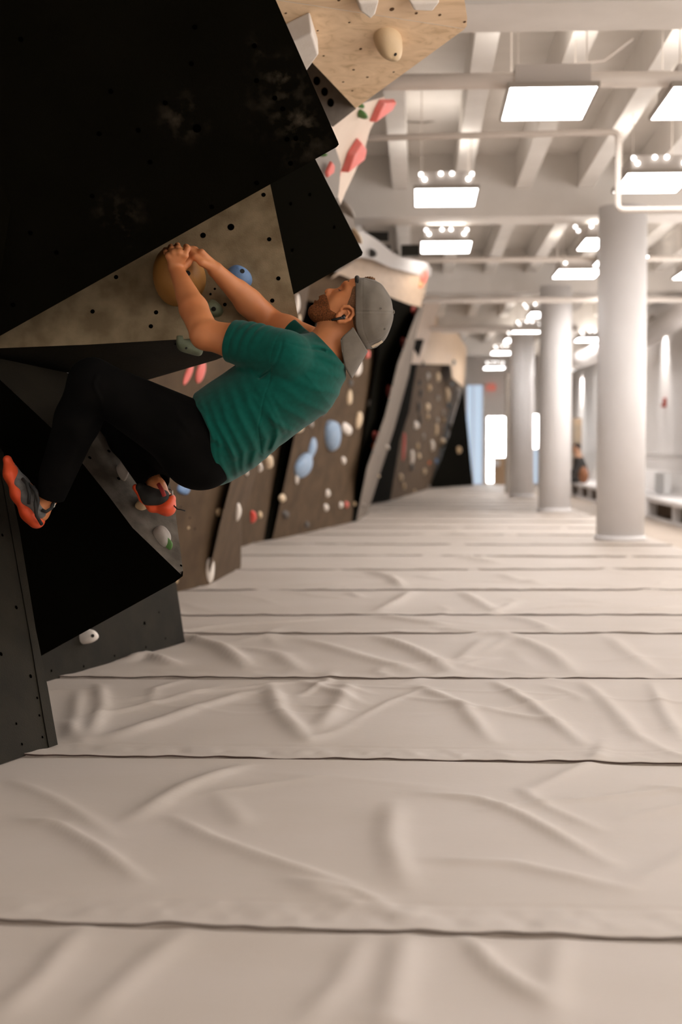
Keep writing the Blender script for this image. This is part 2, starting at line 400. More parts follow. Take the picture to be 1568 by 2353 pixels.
# fire alarm on the right wall
ya = XR*FPX/(1521-960); za = CAMZ+(1037-926)/FPX*ya
e = empty('fire_alarm', (XR, ya, za-.1), 'small dark red fire alarm on the right wall above the bench', 'fire alarm')
MB().box(XR-.05, XR, ya-.12, ya+.12, za-.08, za+.07).build('box', M['redalarm'], e)
MB().tube([(XR-.07, ya, za+.01), (XR-.05, ya, za+.01)], [.04, .05], 12).build('strobe', M['white2'], e)
# wall washer lamps on the right wall
for (yy_, lb) in ((yz(1.0, 0), ''),): pass
def washer(y, z, lb, energy):
    sd = bpy.data.lights.new('wash', 'SPOT'); sd.energy = energy; sd.spot_size = 1.5; sd.spot_blend = .9; sd.shadow_soft_size = .05; sd.color = (1, .97, .95)
    so = bpy.data.objects.new('wash_light', sd); COL.objects.link(so); so.location = (XR-.24, y, z-.08); so.rotation_euler = (0, math.radians(-22), 0)
    e = empty('wall_lamp', (XR-.05, y, z), lb, 'lamp')
    MB().box(XR-.22, XR, y-.05, y+.05, z, z+.05).build('arm', M['lamphouse'], e)
    MB().tube([(XR-.24, y, z+.10), (XR-.24, y, z-.06)], [.04, .07], 16).build('shade', M['lamphouse'], e, True)
    MB().tube([(XR-.24, y, z-.045), (XR-.24, y, z-.062)], [.03, .06], 16).build('bulb', mat('washer_bulb', (1, .96, .92), .5, emit=8), e)
washer(24.8, 3.10, 'wall lamp throwing a bright pool of light on the right wall beside the duct', 140)
washer(37.2, 3.0, 'wall lamp lighting the far right wall between the second and widest columns', 200)

# benches along the right wall
def bench(y0, y1, label):
    x0, x1 = 3.27, XR-.02; zt = .20
    e = empty('bench', ((x0+x1)/2, (y0+y1)/2, FZ), label, 'bench', 'white benches along the right wall')
    MB().box(x0-.02, x1, y0, y1, zt-.055, zt).build('seat', M['white2'], e)
    MB().box(x0, x0+.04, y0, y1, FZ, FZ+.045).build('plinth', M['white2'], e)
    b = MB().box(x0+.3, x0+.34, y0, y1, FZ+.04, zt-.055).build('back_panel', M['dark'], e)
    n = max(1, int((y1-y0)/1.6))
    for k in range(n+1):
        yk = y0+(y1-y0-.07)*k/n
        MB().box(x0, x0+.36, yk, yk+.07, FZ, zt-.05).build('divider', M['white2'], e)
    s = MB(); y = y0+.2
    while y < y1-.1:
        s.box(x0+.1, x0+.13, y, y+.07, FZ+.045, zt-.06); y += .21
    s.build('slat_row', M['slat'], e)
    # raised back rest, sloping
    vs = [(x1-.35, y0, zt), (x1-.35, y1, zt), (x1-.18, y1, .52), (x1-.18, y0, .52), (x1, y0, zt), (x1, y1, zt), (x1, y1, .52), (x1, y0, .52)]
    mesh_obj('backrest', vs, [(0,1,2,3), (4,7,6,5), (0,3,7,4), (1,5,6,2), (2,6,7,3), (0,4,5,1)], M['white'], e)
bench(14.5, 20.4, 'white bench with dark slatted cubbies at the right photo edge, right of the widest column')
bench(20.9, 32.5, 'white slatted bench between the second and widest columns, where the seated person sits')
tag(MB().box(XR-.55, XR-.45, 21.6, 22.4, .205, .52).build('cushion', mat('pale_cushion', (.74,.74,.73), .8)), 'pale square cushion standing on the bench just right of the widest column', 'cushion')
# tan display board and boxes at the far end
tag(MB().box(ex(1312)*.85, ex(1312)*.85+.2, 33.4, 33.5, FZ, 1.62).build('notice_board', mat('board_tan', (.50,.36,.24), .8, (.3,.26,.2), 4)), 'tan board standing beyond the seated person, right of the second column', 'board')
tag(MB().box(ex(1133)*.97, ex(1160)*.97, 38.0, 38.4, FZ, CAMZ-(1050-1037)/FPX*38).build('cabinet', M['tan']), 'tan wooden cabinet in front of the bright door', 'cabinet')
o = MB().tube([(ex(1141)*.96, 38.0, CAMZ-(1064-1037)/FPX*37.7), (ex(1141)*.96, 37.9, CAMZ-(1064-1037)/FPX*37.7)], .09, 16).build('round_sign', M['white2'])
tag(o, 'small round white sign on the front of the tan cabinet', 'sign')
# ================================================================ gym mats: long vinyl covered strips, each flap edge lapping over the next
def seam_line(p, q):
    a = G(*p); b = G(*q); k = (b.y-a.y)/(b.x-a.x)
    return (a.y-k*a.x, k)
SEAMS = [(-0.45, .02), (1.02, .02)] + [seam_line(*s) for s in (
    ((0, 2119), (1568, 2161)), ((70, 1737), (1568, 1757)), ((200, 1558), (1568, 1561)), ((430, 1457), (1568, 1456)),
    ((430, 1415), (1568, 1413.5)), ((480, 1357), (1568, 1355.5)), ((560, 1310), (1568, 1308)))]
y = SEAMS[-1][0]
while y < 34.5:
    y += 1.42 + .1*math.sin(y*3); SEAMS.append((y, 0.0))
SEAMS[-1] = (35.9, 0)
XM0, XM1 = -2.95, 2.30
rnd = random.Random(5)
RIDGE = []   # polyline, sigma, amplitude
def ridge(pts, sg, amp): RIDGE.append(([G(*p) for p in pts], sg, amp))
for pts, sg, amp in [
    ([(60,1885),(130,1900),(220,1950),(320,2020)], .030, .016),
    ([(395,1880),(480,1925),(620,1975),(800,2032)], .032, .012),
    ([(905,1850),(895,1930),(930,2030)], .05, .012),
    ([(985,1828),(1100,1840),(1200,1875),(1400,1985)], .030, .012),
    ([(985,1975),(1180,1985),(1440,2045)], .035, .010),
    ([(1075,2160),(1140,2230),(1260,2310)], .030, .013),
    ([(935,2155),(915,2240),(890,2360)], .045, .012),
    ([(430,2140),(300,2250),(190,2360)], .045, .010),
    ([(190,2135),(90,2260),(0,2340)], .04, .012),
    ([(1290,2160),(1275,2240),(1270,2330)], .04, .008),
    ([(830,2160),(790,2250),(700,2350)], .04, .008),
    ([(560,1765),(430,1810),(300,1885)], .045, .015),
    ([(500,1830),(540,1870),(560,1900)], .05, .008),
    ([(620,1575),(640,1640),(705,1705)], .050, .020),
    ([(800,1570),(780,1620),(730,1680)], .05, .013),
    ([(590,1590),(430,1640),(260,1700)], .05, .016),
    ([(960,1578),(1060,1620),(1130,1705)], .045, .014),
    ([(1140,1570),(1230,1625),(1340,1710)], .040, .016),
    ([(1340,1570),(1400,1620),(1475,1700)], .045, .014),
    ([(230,1575),(235,1630),(205,1700)], .04, .018), ([(180,1590),(175,1650),(160,1700)], .04, .014),
    ([(690,1565),(760,1590),(830,1620)], .04, .010),
    ([(1500,1575),(1530,1640),(1568,1700)], .04, .012),
    ([(430,1465),(510,1490),(565,1535)], .06, .030), ([(560,1490),(640,1505),(690,1545)], .06, .016),
    ([(870,1465),(960,1500),(1045,1548)], .055, .022), ([(700,1470),(830,1510),(980,1550)], .06, .014),
    ([(1180,1465),(1260,1500),(1320,1545)], .055, .020), ([(290,1520),(340,1510),(400,1530)], .05, .03),
    ([(1120,1470),(1080,1500),(1050,1530)], .05, .010), ([(1400,1465),(1440,1500),(1500,1540)], .055, .014),
    ([(860,1417),(960,1432),(1030,1440)], .06, .02), ([(1170,1418),(1230,1435),(1270,1450)], .06, .02),
    ([(850,1315),(900,1330),(925,1350)], .06, .03), ([(1050,1280),(1100,1288),(1150,1296)], .07, .03),
    ([(1150,1318),(1190,1335),(1250,1345)], .07, .02), ([(950,1360),(920,1380),(870,1405)], .06, .02), ([(1060,1362),(1100,1385),(1140,1408)], .06, .02)]:
    ridge(pts, sg, amp)
# smaller creases all over
for i in range(420):
    y0 = 1.0+28*rnd.random()**1.5; x0 = rnd.uniform(-2.2, 2.2)
    a = rnd.uniform(.15, 1.2)*rnd.choice((-1, 1)) + (math.pi/2 if rnd.random() < .4 else 0); Ln = rnd.uniform(.15, .5)
    b = a+rnd.uniform(-.5, .5)
    p = Vector((x0, y0, 0)); q = p+Vector((math.cos(a), math.sin(a), 0))*Ln; s = q+Vector((math.cos(b), math.sin(b), 0))*Ln*.7
    RIDGE.append(([p, q, s], rnd.uniform(.02, .045), rnd.uniform(.003, .009)*(1 if y0 < 6 else 1.6)))
def ridge_height(X, Y, rmin, rmax):
    Z = np.zeros_like(X)
    for pts, sg, amp in RIDGE:
        ys = [p.y for p in pts]; xs_ = [p.x for p in pts]
        if max(ys) < rmin-.2 or min(ys) > rmax+.2: continue
        mk = (X > min(xs_)-4*sg) & (X < max(xs_)+4*sg) & (Y > min(ys)-4*sg) & (Y < max(ys)+4*sg)
        if not mk.any(): continue
        x, y = X[mk], Y[mk]; best = np.full(x.shape, 9.0); tt = np.zeros(x.shape)
        n = len(pts)-1
        for k in range(n):
            a, b = pts[k], pts[k+1]; dx, dy = b.x-a.x, b.y-a.y; l2 = dx*dx+dy*dy
            t = np.clip(((x-a.x)*dx+(y-a.y)*dy)/l2, 0, 1)
            d = np.hypot(x-a.x-t*dx, y-a.y-t*dy); m = d < best
            best[m] = d[m]; tt[m] = (k+t[m])/n
        taper = np.clip(np.minimum(tt+.12, 1.12-tt)*3.0, 0, 1)
        Z[mk] += .85*amp*taper*(np.exp(-(best/(sg*.62))**2)*.75+.35*np.exp(-(best/(sg*1.5))**2))
    return Z
def wav(x, s, f): return (np.sin(x*f*2.1+s)+.7*np.sin(x*f*4.7+s*2.3)+.5*np.sin(x*f*9.1+s*4.1))/2.2
names = []
for i in range(len(SEAMS)-1):
    a0, k0 = SEAMS[i]; a1, k1 = SEAMS[i+1]
    res = .012 if a0 < 5.2 else (.022 if a0 < 9 else (.04 if a0 < 15 else .09))
    nx = int((XM1-XM0)/res)+1; ny = max(8, int((a1-a0)/res))
    xs1 = np.linspace(XM0, XM1, nx)
    e0 = a0+k0*xs1+.006*wav(xs1, i*1.7, 9); e1 = a1+k1*xs1+.035
    v = np.linspace(0, 1, ny)
    Xg, V = np.meshgrid(xs1, v, indexing='ij')
    Yg = e0[:, None]*(1-V)+e1[:, None]*V
    dn = Yg-e0[:, None]; df = e1[:, None]-Yg
    Z = ridge_height(Xg, Yg, a0, a1)
    # ripples along the stitched flap band, low near the stitching, gentle sag between
    band = np.exp(-((dn-.09)/.06)**2)
    Z += band*.0030*(wav(Xg*1.0+Yg*.4, i+.3, 11)+.6*wav(Xg*2.3-Yg*.7, i+2.3, 9))
    Z -= .003*np.exp(-((dn-.17)/.008)**2)
    Z += .004*np.sin(Xg*2.3+i)*np.sin((Yg-a0)*3.0+i*2)
    edge = np.clip(dn/.05, 0, 1)
    Z = Z*(.25+.75*edge)
    Z += .006*(1-np.clip(dn/.12, 0, 1)) + .0035*(1-edge)*wav(xs1, i*3.1, 6)[:, None]
    Z -= (.028 if a0 < 9 else .014)*np.clip(1-df/.05, 0, 1)**1.0      # tucked under the next flap
    vs = np.stack([Xg, Yg, Z], -1).reshape(-1, 3)
    idx = np.arange(nx*ny).reshape(nx, ny)
    F = np.stack([idx[:-1, :-1], idx[1:, :-1], idx[1:, 1:], idx[:-1, 1:]], -1).reshape(-1, 4)
    # sides and underside
    nb = len(vs)
    lip = np.stack([xs1, e0+.001, Z[:, 0]-.0035], -1)
    bot0 = np.stack([xs1, e0+.03, np.full(nx, -.095)], -1); bot1 = np.stack([xs1, e1-.02, np.full(nx, -.095)], -1)
    vs = np.concatenate([vs, lip, bot0, bot1])
    FF = F.tolist()
    for q in range(nx-1):
        FF.append([nb+q, nb+q+1, q*ny+ny, q*ny])
        FF.append([nb+nx+q, nb+nx+q+1, nb+q+1, nb+q])
        FF.append([nb+2*nx+q, nb+2*nx+q+1, nb+nx+q+1, nb+nx+q])
        FF.append([q*ny+ny-1, q*ny+ny+ny-1, nb+2*nx+q+1, nb+2*nx+q])
    q = nx-1
    FF.append([nb+q, nb+nx+q, nb+2*nx+q]+[q*ny+j for j in range(ny-1, -1, -1)])
    FF.append([q2 for q2 in range(ny)]+[nb+2*nx, nb+nx, nb])
    org = Vector(((XM0+XM1)/2, float(a0), -.095))
    me = bpy.data.meshes.new('gym_mat'); me.from_pydata((vs-np.array(org)).tolist(), [], FF)
    me.materials.append(M['vinyl']); me.polygons.foreach_set('use_smooth', [True]*(len(F))+[False]*(len(FF)-len(F)))
    o = bpy.data.objects.new('gym_mat', me); COL.objects.link(o); o.location = org
    # dark bound hem just under the flap edge
    hh = .0028 if a0 < 3 else (.0040 if a0 < 7 else (.004 if a0 < 9 else .0022))
    th = hh*(0.75+.35*np.abs(wav(xs1, i*2.2+1, 3)))
    r0 = np.stack([xs1, e0-.0015, Z[:, 0]-.0005], -1); r1 = np.stack([xs1, e0-.0015-.002, Z[:, 0]-.0005-th], -1)
    r2 = np.stack([xs1, e0+.006, Z[:, 0]-.001-th], -1)
    hv = np.concatenate([r0, r1, r2])-np.array(org)
    hf = []
    for q in range(nx-1):
        hf.append([nx+q, nx+q+1, q+1, q]); hf.append([2*nx+q, 2*nx+q+1, nx+q+1, nx+q])
    mh = bpy.data.meshes.new('hem'); mh.from_pydata(hv.tolist(), [], hf); mh.materials.append(M['hem'])
    h = bpy.data.objects.new('hem', mh); COL.objects.link(h); h.parent = o; h['label'] = 'dark brown hem'
    names.append(o)
ML = ['beige crash mat under the photographer, out of view below the frame', 'beige crash mat strip filling the bottom edge of the photo',
      'wide beige crash mat with long slanting folds, second strip up from the bottom', 'beige crash mat strip with fanning folds just below the lowest black wall corner',
      'beige crash mat strip beginning beside the small white hold panel', 'narrow beige crash mat strip right above the two closest seams at the panel corner',
      'beige crash mat strip just below the seam that meets the near grey wall base']
for i, o in enumerate(names):
    d = SEAMS[i][0]
    py = 1037+CAMZ*FPX/max(d, .5)
    if i < len(ML): lb = ML[i]
    else: lb = 'beige crash mat strip across the floor, number %s counted away from the camera' % ['zero','one','two','three','four','five','six','seven','eight','nine','ten','eleven','twelve','thirteen','fourteen','fifteen','sixteen','seventeen','eighteen','nineteen','twenty','twenty-one','twenty-two','twenty-three','twenty-four','twenty-five','twenty-six','twenty-seven','twenty-eight'][min(i, 28)]
    tag(o, lb, 'mat', 'crash mats side by side on the floor')
# ================================================================ climbing walls made of faceted panels
def facet(parent, name, pl, outline, m, thick=.22, holes=(), hr=.006, m2=None, label=None):
    pts = [onplane(pl, *p) for p in outline]; n = len(pts)
    c = sum(pts, Vector())/n
    nr = pl[1] if pl[1].dot(c-CP) > 0 else -pl[1]
    back = []
    for p in pts:
        r = (p-CP).normalized()
        q = p + r*thick; back.append(q+(c-p)*.03)
    B = MB()
    B.add(pts+back, [tuple(range(n)), tuple(range(2*n-1, n-1, -1))]+[(i, n+i, n+(i+1) % n, (i+1) % n) for i in range(n)])
    for h in holes:
        p = onplane(pl, h[0], h[1]); r = h[2] if len(h) > 2 else hr
        B.disc(p-nr*.0012, -nr, r, 12, 1)
    o = B.build(name, [m, m2 or M['hole']], parent)
    bm_fix(o)
    if label: o['label'] = label
    return o
import bmesh
def bm_fix(o):
    bm = bmesh.new(); bm.from_mesh(o.data)
    big = [f for f in bm.faces if f.material_index == 0]
    bmesh.ops.recalc_face_normals(bm, faces=big)
    bm.to_mesh(o.data); bm.free()

# ---- near overhang (black roof volume and its side facet)
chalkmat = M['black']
PA = plane((777,333,4.02), (0,772,4.30), (300,0,3.80))
chalk(chalkmat, [(tuple(onplane(PA, *p)), r, s) for p, r, s in (
    ((645,175), .07, .8), ((655,250), .07, .6), ((690,285), .07, 1.0), ((660,235), .16, .3), ((275,490), .10, .35), ((420,270), .09, .45), ((700,330), .10, .35), ((280,540), .05, .5), ((600,110), .06, .3))])
w1 = empty('climbing_wall', U(300, 300, 4.4), 'huge black overhanging wall panel filling the upper left, with chalk prints and a side facet', 'climbing wall')
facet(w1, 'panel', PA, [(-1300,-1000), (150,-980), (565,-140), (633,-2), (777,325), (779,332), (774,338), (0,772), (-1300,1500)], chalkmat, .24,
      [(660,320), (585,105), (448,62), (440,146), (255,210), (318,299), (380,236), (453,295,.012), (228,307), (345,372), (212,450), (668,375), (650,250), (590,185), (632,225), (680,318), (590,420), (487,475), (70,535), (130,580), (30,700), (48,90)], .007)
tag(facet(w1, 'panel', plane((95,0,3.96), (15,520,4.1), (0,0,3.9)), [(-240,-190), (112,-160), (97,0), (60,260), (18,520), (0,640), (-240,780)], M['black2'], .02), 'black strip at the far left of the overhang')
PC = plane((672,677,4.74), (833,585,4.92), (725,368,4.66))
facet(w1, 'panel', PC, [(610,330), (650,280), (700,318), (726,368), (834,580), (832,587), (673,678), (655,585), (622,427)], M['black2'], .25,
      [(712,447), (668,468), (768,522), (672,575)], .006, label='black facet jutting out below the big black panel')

# ---- near grit panel with the big wooden hold
PB = plane((0,797,4.44), (430,776,4.44), (622,427,4.50))
w2 = empty('climbing_wall', U(430, 700, 4.6), 'brown-grey gritty wall panel the climber hangs from, with bolt holes', 'climbing wall')
facet(w2, 'panel', PB, [(-260,800), (-260,640), (300,420), (560,300), (600,330), (622,427), (655,585), (680,700), (688,749), (430,779), (200,792), (0,800)], M['grey'], .10,
      [(531,522,.011), (467,541,.009), (606,448), (619,550), (267,637), (626,691), (640,640), (359,718), (213,716), (347,750), (608,745), (484,676,.004), (494,664,.004), (517,700,.006), (476,735), (643,735)], .007)
PV = plane((0,798,4.45), (430,777,4.45), (340,873,4.80))
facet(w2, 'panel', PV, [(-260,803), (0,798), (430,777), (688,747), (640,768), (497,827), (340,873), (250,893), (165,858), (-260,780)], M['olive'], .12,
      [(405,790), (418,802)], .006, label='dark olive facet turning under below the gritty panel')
# ---- lower volume: scuffed ridge facet and black underside
PR = plane((0,860,4.42), (418,1316,4.36), (330,880,4.85))
w3 = empty('climbing_wall', U(250, 1200, 4.6), 'lower wall volume with a scuffed grey ridge face and black underside, below the climber', 'climbing wall')
facet(w3, 'panel', PR, [(165,859), (345,875), (372,1000), (388,1100), (402,1165), (421,1313), (416,1320), (305,1213), (250,1140), (190,1065), (135,1002)], M['ridge'], .12,
      [(305,1058), (288,1061), (272,1100), (206,1052), (250,1037), (303,1055), (416,1300,.004), (295,1050)], .006, label='scuffed grey ridge face')
facet(w3, 'panel', PR, [(-200,790), (0,824), (165,859), (135,1002), (120,985), (0,872), (-200,700)], M['olive'], .12, label='darker left end of the ridge face')  # darker olive puts the shade into this end's colour
pr = lambda x, y: onplane(PR, x, y)
PS = plane(pr(190,1065), pr(416,1320), U(95,1505,4.9))
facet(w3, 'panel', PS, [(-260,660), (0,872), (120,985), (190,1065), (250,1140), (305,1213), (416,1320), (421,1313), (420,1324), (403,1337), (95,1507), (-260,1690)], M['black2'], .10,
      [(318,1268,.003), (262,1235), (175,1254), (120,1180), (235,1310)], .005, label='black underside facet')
chalkS = M['black2']
PT = plane(G(105,1567), G(425,1476), U(300,1400,5.9))
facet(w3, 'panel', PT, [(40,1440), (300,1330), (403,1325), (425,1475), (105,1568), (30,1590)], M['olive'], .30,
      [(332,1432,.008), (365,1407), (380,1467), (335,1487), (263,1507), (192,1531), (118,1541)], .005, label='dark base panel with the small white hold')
# ---- nearest left panel with edge strip
PN = plane(G(0,1757), G(133,1711), U(35,1215,4.33))
w4 = empty('climbing_wall', G(40, 1745), 'dark olive nearest wall panel at the lower left corner, standing on the mats', 'climbing wall')
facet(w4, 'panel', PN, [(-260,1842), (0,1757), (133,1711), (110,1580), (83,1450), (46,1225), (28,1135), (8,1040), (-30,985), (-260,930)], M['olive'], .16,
      [(37,1396,.006), (2,1503,.006), (70,1554,.006), (85,1604), (90,1644), (37,1663), (97,1694), (50,1710), (5,1230,.005)], .004)
facet(w4, 'edge_strip', (PN[0]-PN[1]*(.004 if PN[1].dot(CF) > 0 else -.004), PN[1]), [(113,1718), (133,1711), (110,1580), (83,1450), (46,1225), (28,1135), (8,1040), (-30,985), (-8,1040), (9,1120), (29,1235), (71,1470), (99,1640)], M['olive'], .003)

# ---- plywood roof volume at the top
M['ply1'] = wood('plywood_lower', (.84,.61,.39), (.76,.54,.33), (.56,.37,.20), (.8, .9, .75), 1.3)
M['ply2'] = wood('plywood_upper', (.80,.58,.38), (.72,.51,.32), (.56,.37,.21), (1, .3, -.08), 1.0)
PD = plane((640,0,4.95), (1070,66,5.35), (818,248,5.75))
w5 = empty('climbing_wall', U(820, 100, 5.4), 'pale plywood roof volume at the top centre, with a dark grey facet below it', 'climbing wall')
facet(w5, 'panel', PD, [(500,-130), (560,-15), (640,1), (850,33), (1068,67), (818,249), (703,128), (600,20), (480,-20)], M['ply1'], .8,
      [(829,112,.006), (813,160,.005), (845,177,.005), (744,128), (789,188), (810,208), (803,51), (728,102), (730,70), (657,30), (905,165)], .0045, m2=M['holewood'])
pd = lambda x, y: onplane(PD, x, y)
PD2 = plane(pd(640,1), pd(1068,67), U(1066,-20,5.15))
facet(w5, 'panel', PD2, [(300,-760), (900,-760), (1050,-120), (1074,40), (1073,60), (1068,66), (850,32), (640,0), (560,-16), (400,-300)], M['ply2'], .8,
      [(901,21,.009), (957,30), (1011,34), (1068,50), (779,0), (975,6)], .006, m2=M['holewood'])
facet(w5, 'panel', plane((703,126,5.85), (818,249,6.05), (765,292,6.0)), [(640,90), (703,126), (819,250), (765,292), (690,240), (650,180)], M['palegrey'] if False else mat('dark_grey_facet', (.105,.082,.062), .8, (.088,.068,.05), 30), .2,
      [(728,186,.018), (746,211,.018), (760,236,.018)], .018, label='dark grey facet with slots')

# ---- pale birch wall behind it
w6 = empty('climbing_wall', U(800, 350, 7.8), 'pale birch wall with red wedges, seen behind the plywood volume', 'climbing wall')
PK = plane((765,290,7.3), (900,225,7.9), (800,420,8.1))
facet(w6, 'panel', PK, [(700,300), (765,285), (818,242), (885,222), (866,270), (850,300), (838,345), (815,398), (795,440), (783,470), (770,430), (740,370)], M['pinkwhite'], 1.2)
facet(w6, 'panel', plane((735,360,7.1), (778,335,7.25), (776,450,7.3)), [(690,340), (735,338), (768,330), (784,378), (779,440), (776,455), (760,450), (710,400)], M['palegrey'], .12, label='grey facet with two red half discs')
# ---- walls further back
w7 = empty('climbing_wall', G(460, 1350), 'brown-grey far wall section right behind the climber, standing on the mats', 'climbing wall')
PF1 = plane(G(400,1362), G(482,1342), U(510,900,8.75))
facet(w7, 'panel', PF1, [(250,1395), (400,1362), (482,1342), (484,1300), (507,1200), (560,1000), (620,820), (660,700), (650,560), (250,560)], M['brown'], .3,
      [(415,1165), (448,1215), (436,1190)], .007, label='shaded left facet')
PF2 = plane(G(482,1342), G(553,1306), U(600,900,9.3))
facet(w7, 'panel', PF2, [(482,1342), (553,1306), (554,1200), (600,1060), (655,880), (700,720), (715,640), (660,660), (660,700), (620,820), (560,1000), (507,1200), (484,1300)], M['brown'], .3)
facet(w7, 'panel', PF2, [(200,600), (640,640), (660,665), (715,636), (800,590), (790,520), (720,380), (600,340), (200,300)], M['brown'], .3)
w8 = empty('climbing_wall', G(590, 1250), 'brown far wall section between two dark slanting gaps, carrying the blue holds', 'climbing wall')
PF3 = plane(G(552,1257), G(606,1243), U(640,800,13.3))
facet(w8, 'panel', PF3, [(540,1259), (552,1257), (606,1243), (655,1010), (703,760), (722,640), (640,600), (560,900), (520,1150)], M['brown'], .3)
PX1 = plane(G(606,1243), G(628,1240), U(700,760,13.9))
facet(w8, 'recess', PX1, [(606,1243), (628,1241), (650,1130), (676,1010), (700,880), (722,780), (745,690), (760,640), (720,640), (703,760), (655,1010)], M['black2'], .3, label='dark slanting gap')
PW2 = plane(G(626,1241), G(820,1198), U(800,690,14.6))
facet(w8, 'panel', PW2, [(626,1241), (700,1226), (760,1211), (809,1200), (818,1110), (846,960), (869,820), (875,690), (830,655), (780,622), (745,640), (722,780), (676,1010), (650,1130)], M['brown'], .25)
pw = lambda x, y: onplane(PW2, x, y)
PX0 = plane(pw(809,1200), G(820,1198), U(930,720,17.0))
facet(w8, 'recess', PX0, [(809,1200), (819,1198), (844,1074), (885,956), (915,834), (955,727), (966,704), (894,680), (816,644), (830,655), (873,690), (869,820), (846,960), (818,1110)], M['black'], .25, label='dark upper corner facet')
PX2 = plane(G(819,1198), G(845,1181), U(958,727,17.3))
facet(w8, 'edge_face', PX2, [(819,1198), (845,1181), (880,1068), (908,979), (940,862), (959,760), (972,712), (966,704), (955,727), (915,834), (885,956), (844,1074)], M['brown2'], .25, label='paler dusty edge face')  # light on this edge is painted as a paler brown
w9 = empty('climbing_wall', G(930, 1142), 'farthest crowded climbing wall with many small holds and plywood top', 'climbing wall')
PX3 = plane(G(855,1160), G(897,1151), U(958,835,22.5))
facet(w9, 'recess', PX3, [(845,1168), (858,1157), (897,1152), (920,1010), (941,946), (959,836), (975,780), (950,780), (940,862), (908,979), (880,1068)], M['black2'], .3, label='black slanting gap')
PW3 = plane(G(897,1151), G(985,1123), U(1000,840,28))
facet(w9, 'panel', PW3, [(897,1152), (935,1139), (985,1124), (1012,1122), (1030,1000), (1050,930), (1068,884), (1040,868), (1035,836), (959,834), (941,946), (920,1010)], M['brown'], .3)
PW4 = plane(G(985,1123), G(1088,1115), U(1062,885,34.5))
facet(w9, 'panel', PW4, [(985,1124), (1088,1115), (1078,1010), (1066,886), (1052,930), (1032,1000), (1012,1060)], M['black'], .3, label='black end facet')
M['ply3'] = wood('plywood_far', (.62,.47,.33), (.55,.40,.27), (.48,.33,.2), (0, .2, 1), .6)
PP3 = plane((950,835,24.0), (1066,890,32), (990,640,26))
facet(w9, 'panel', PP3, [(945,836), (962,765), (985,700), (1005,690), (1040,745), (1073,800), (1070,850), (1066,890), (1040,868), (1036,838)], M['ply3'], .2, label='plywood top')
facet(w9, 'panel', plane((950,835,22.0), (972,705,22), (1003,640,23)), [(946,836), (957,770), (972,700), (987,618), (1003,640), (1012,700), (998,740), (980,800), (965,836)], M['pinkwhite'], .15, label='whitish panel')
w10 = empty('climbing_wall', U(890, 620, 12.5), 'plywood topped wall section right behind the cap of the climber', 'climbing wall')
M['palegrey2'] = mat('off_white_panel', (.36,.33,.305), .8)
M['ply4'] = wood('plywood_mid', (.30,.20,.12), (.26,.17,.10), (.20,.13,.07), (1, 1, .0), .7)
PP2 = plane((780,623,12.6), (963,705,15.0), (980,634,15.2))
facet(w10, 'panel', PP2, [(760,640), (780,622), (833,588), (880,600), (985,632), (978,665), (967,706), (940,699), (894,681), (816,645), (780,630)], M['ply4'], .9)
facet(w10, 'panel', plane((830,528,12.3), (1000,600,15.4), (980,640,15.3)), [(810,545), (834,530), (870,553), (905,582), (925,592), (982,604), (992,618), (990,636), (965,632), (895,614), (857,596), (825,590)], M['palegrey2'], .12, label='white facet')
facet(w10, 'panel', plane((780,625,13.0), (870,668,13.8), (740,700,13)), [(700,640), (745,622), (780,623), (816,645), (872,668), (875,700), (760,700), (700,690)], M['brown'], .2)

# ================================================================ climbing holds
def holdmat(name, c1, c2=None, sc=18):
    return mat('hold_'+name, c1, .6, c2 or tuple(v*.75 for v in c1), sc, fac=(.3, .75), bump=.3, bscale=160)
HM = {'cream': holdmat('cream', (.60,.44,.27), (.70,.56,.40)), 'white': holdmat('white', (.80,.73,.66), (.72,.64,.56)),
      'tan': holdmat('tan', (.42,.27,.13), (.58,.44,.28)), 'blue': holdmat('blue', (.10,.19,.36), (.17,.28,.46)),
      'palebl': holdmat('pale_blue', (.22,.33,.48), (.34,.42,.52)), 'pink': holdmat('pink', (.74,.13,.10), (.66,.20,.17)),
      'red': holdmat('red', (.72,.075,.045), (.6,.05,.03)), 'orange': holdmat('orange', (.75,.13,.03), (.6,.16,.06)),
      'green': holdmat('green', (.06,.16,.03), (.10,.22,.06)), 'sage': holdmat('sage', (.10,.115,.06), (.19,.21,.13)),
      'grey': holdmat('grey', (.34,.30,.26), (.26,.23,.2)), 'darkgrey': holdmat('dark_grey', (.05,.04,.035), (.09,.075,.06)),
      'black': holdmat('black', (.012,.010,.008)), 'teal': holdmat('teal', (.03,.06,.08), (.05,.09,.11)),
      'wood': holdmat('wood', (.46,.215,.05), (.38,.16,.032), 9), 'woodpale': holdmat('pale_wood', (.66,.49,.30), (.62,.44,.25), 5)}
BOLT = mat('bolt_steel', (.02,.018,.015), .35, metal=.6)
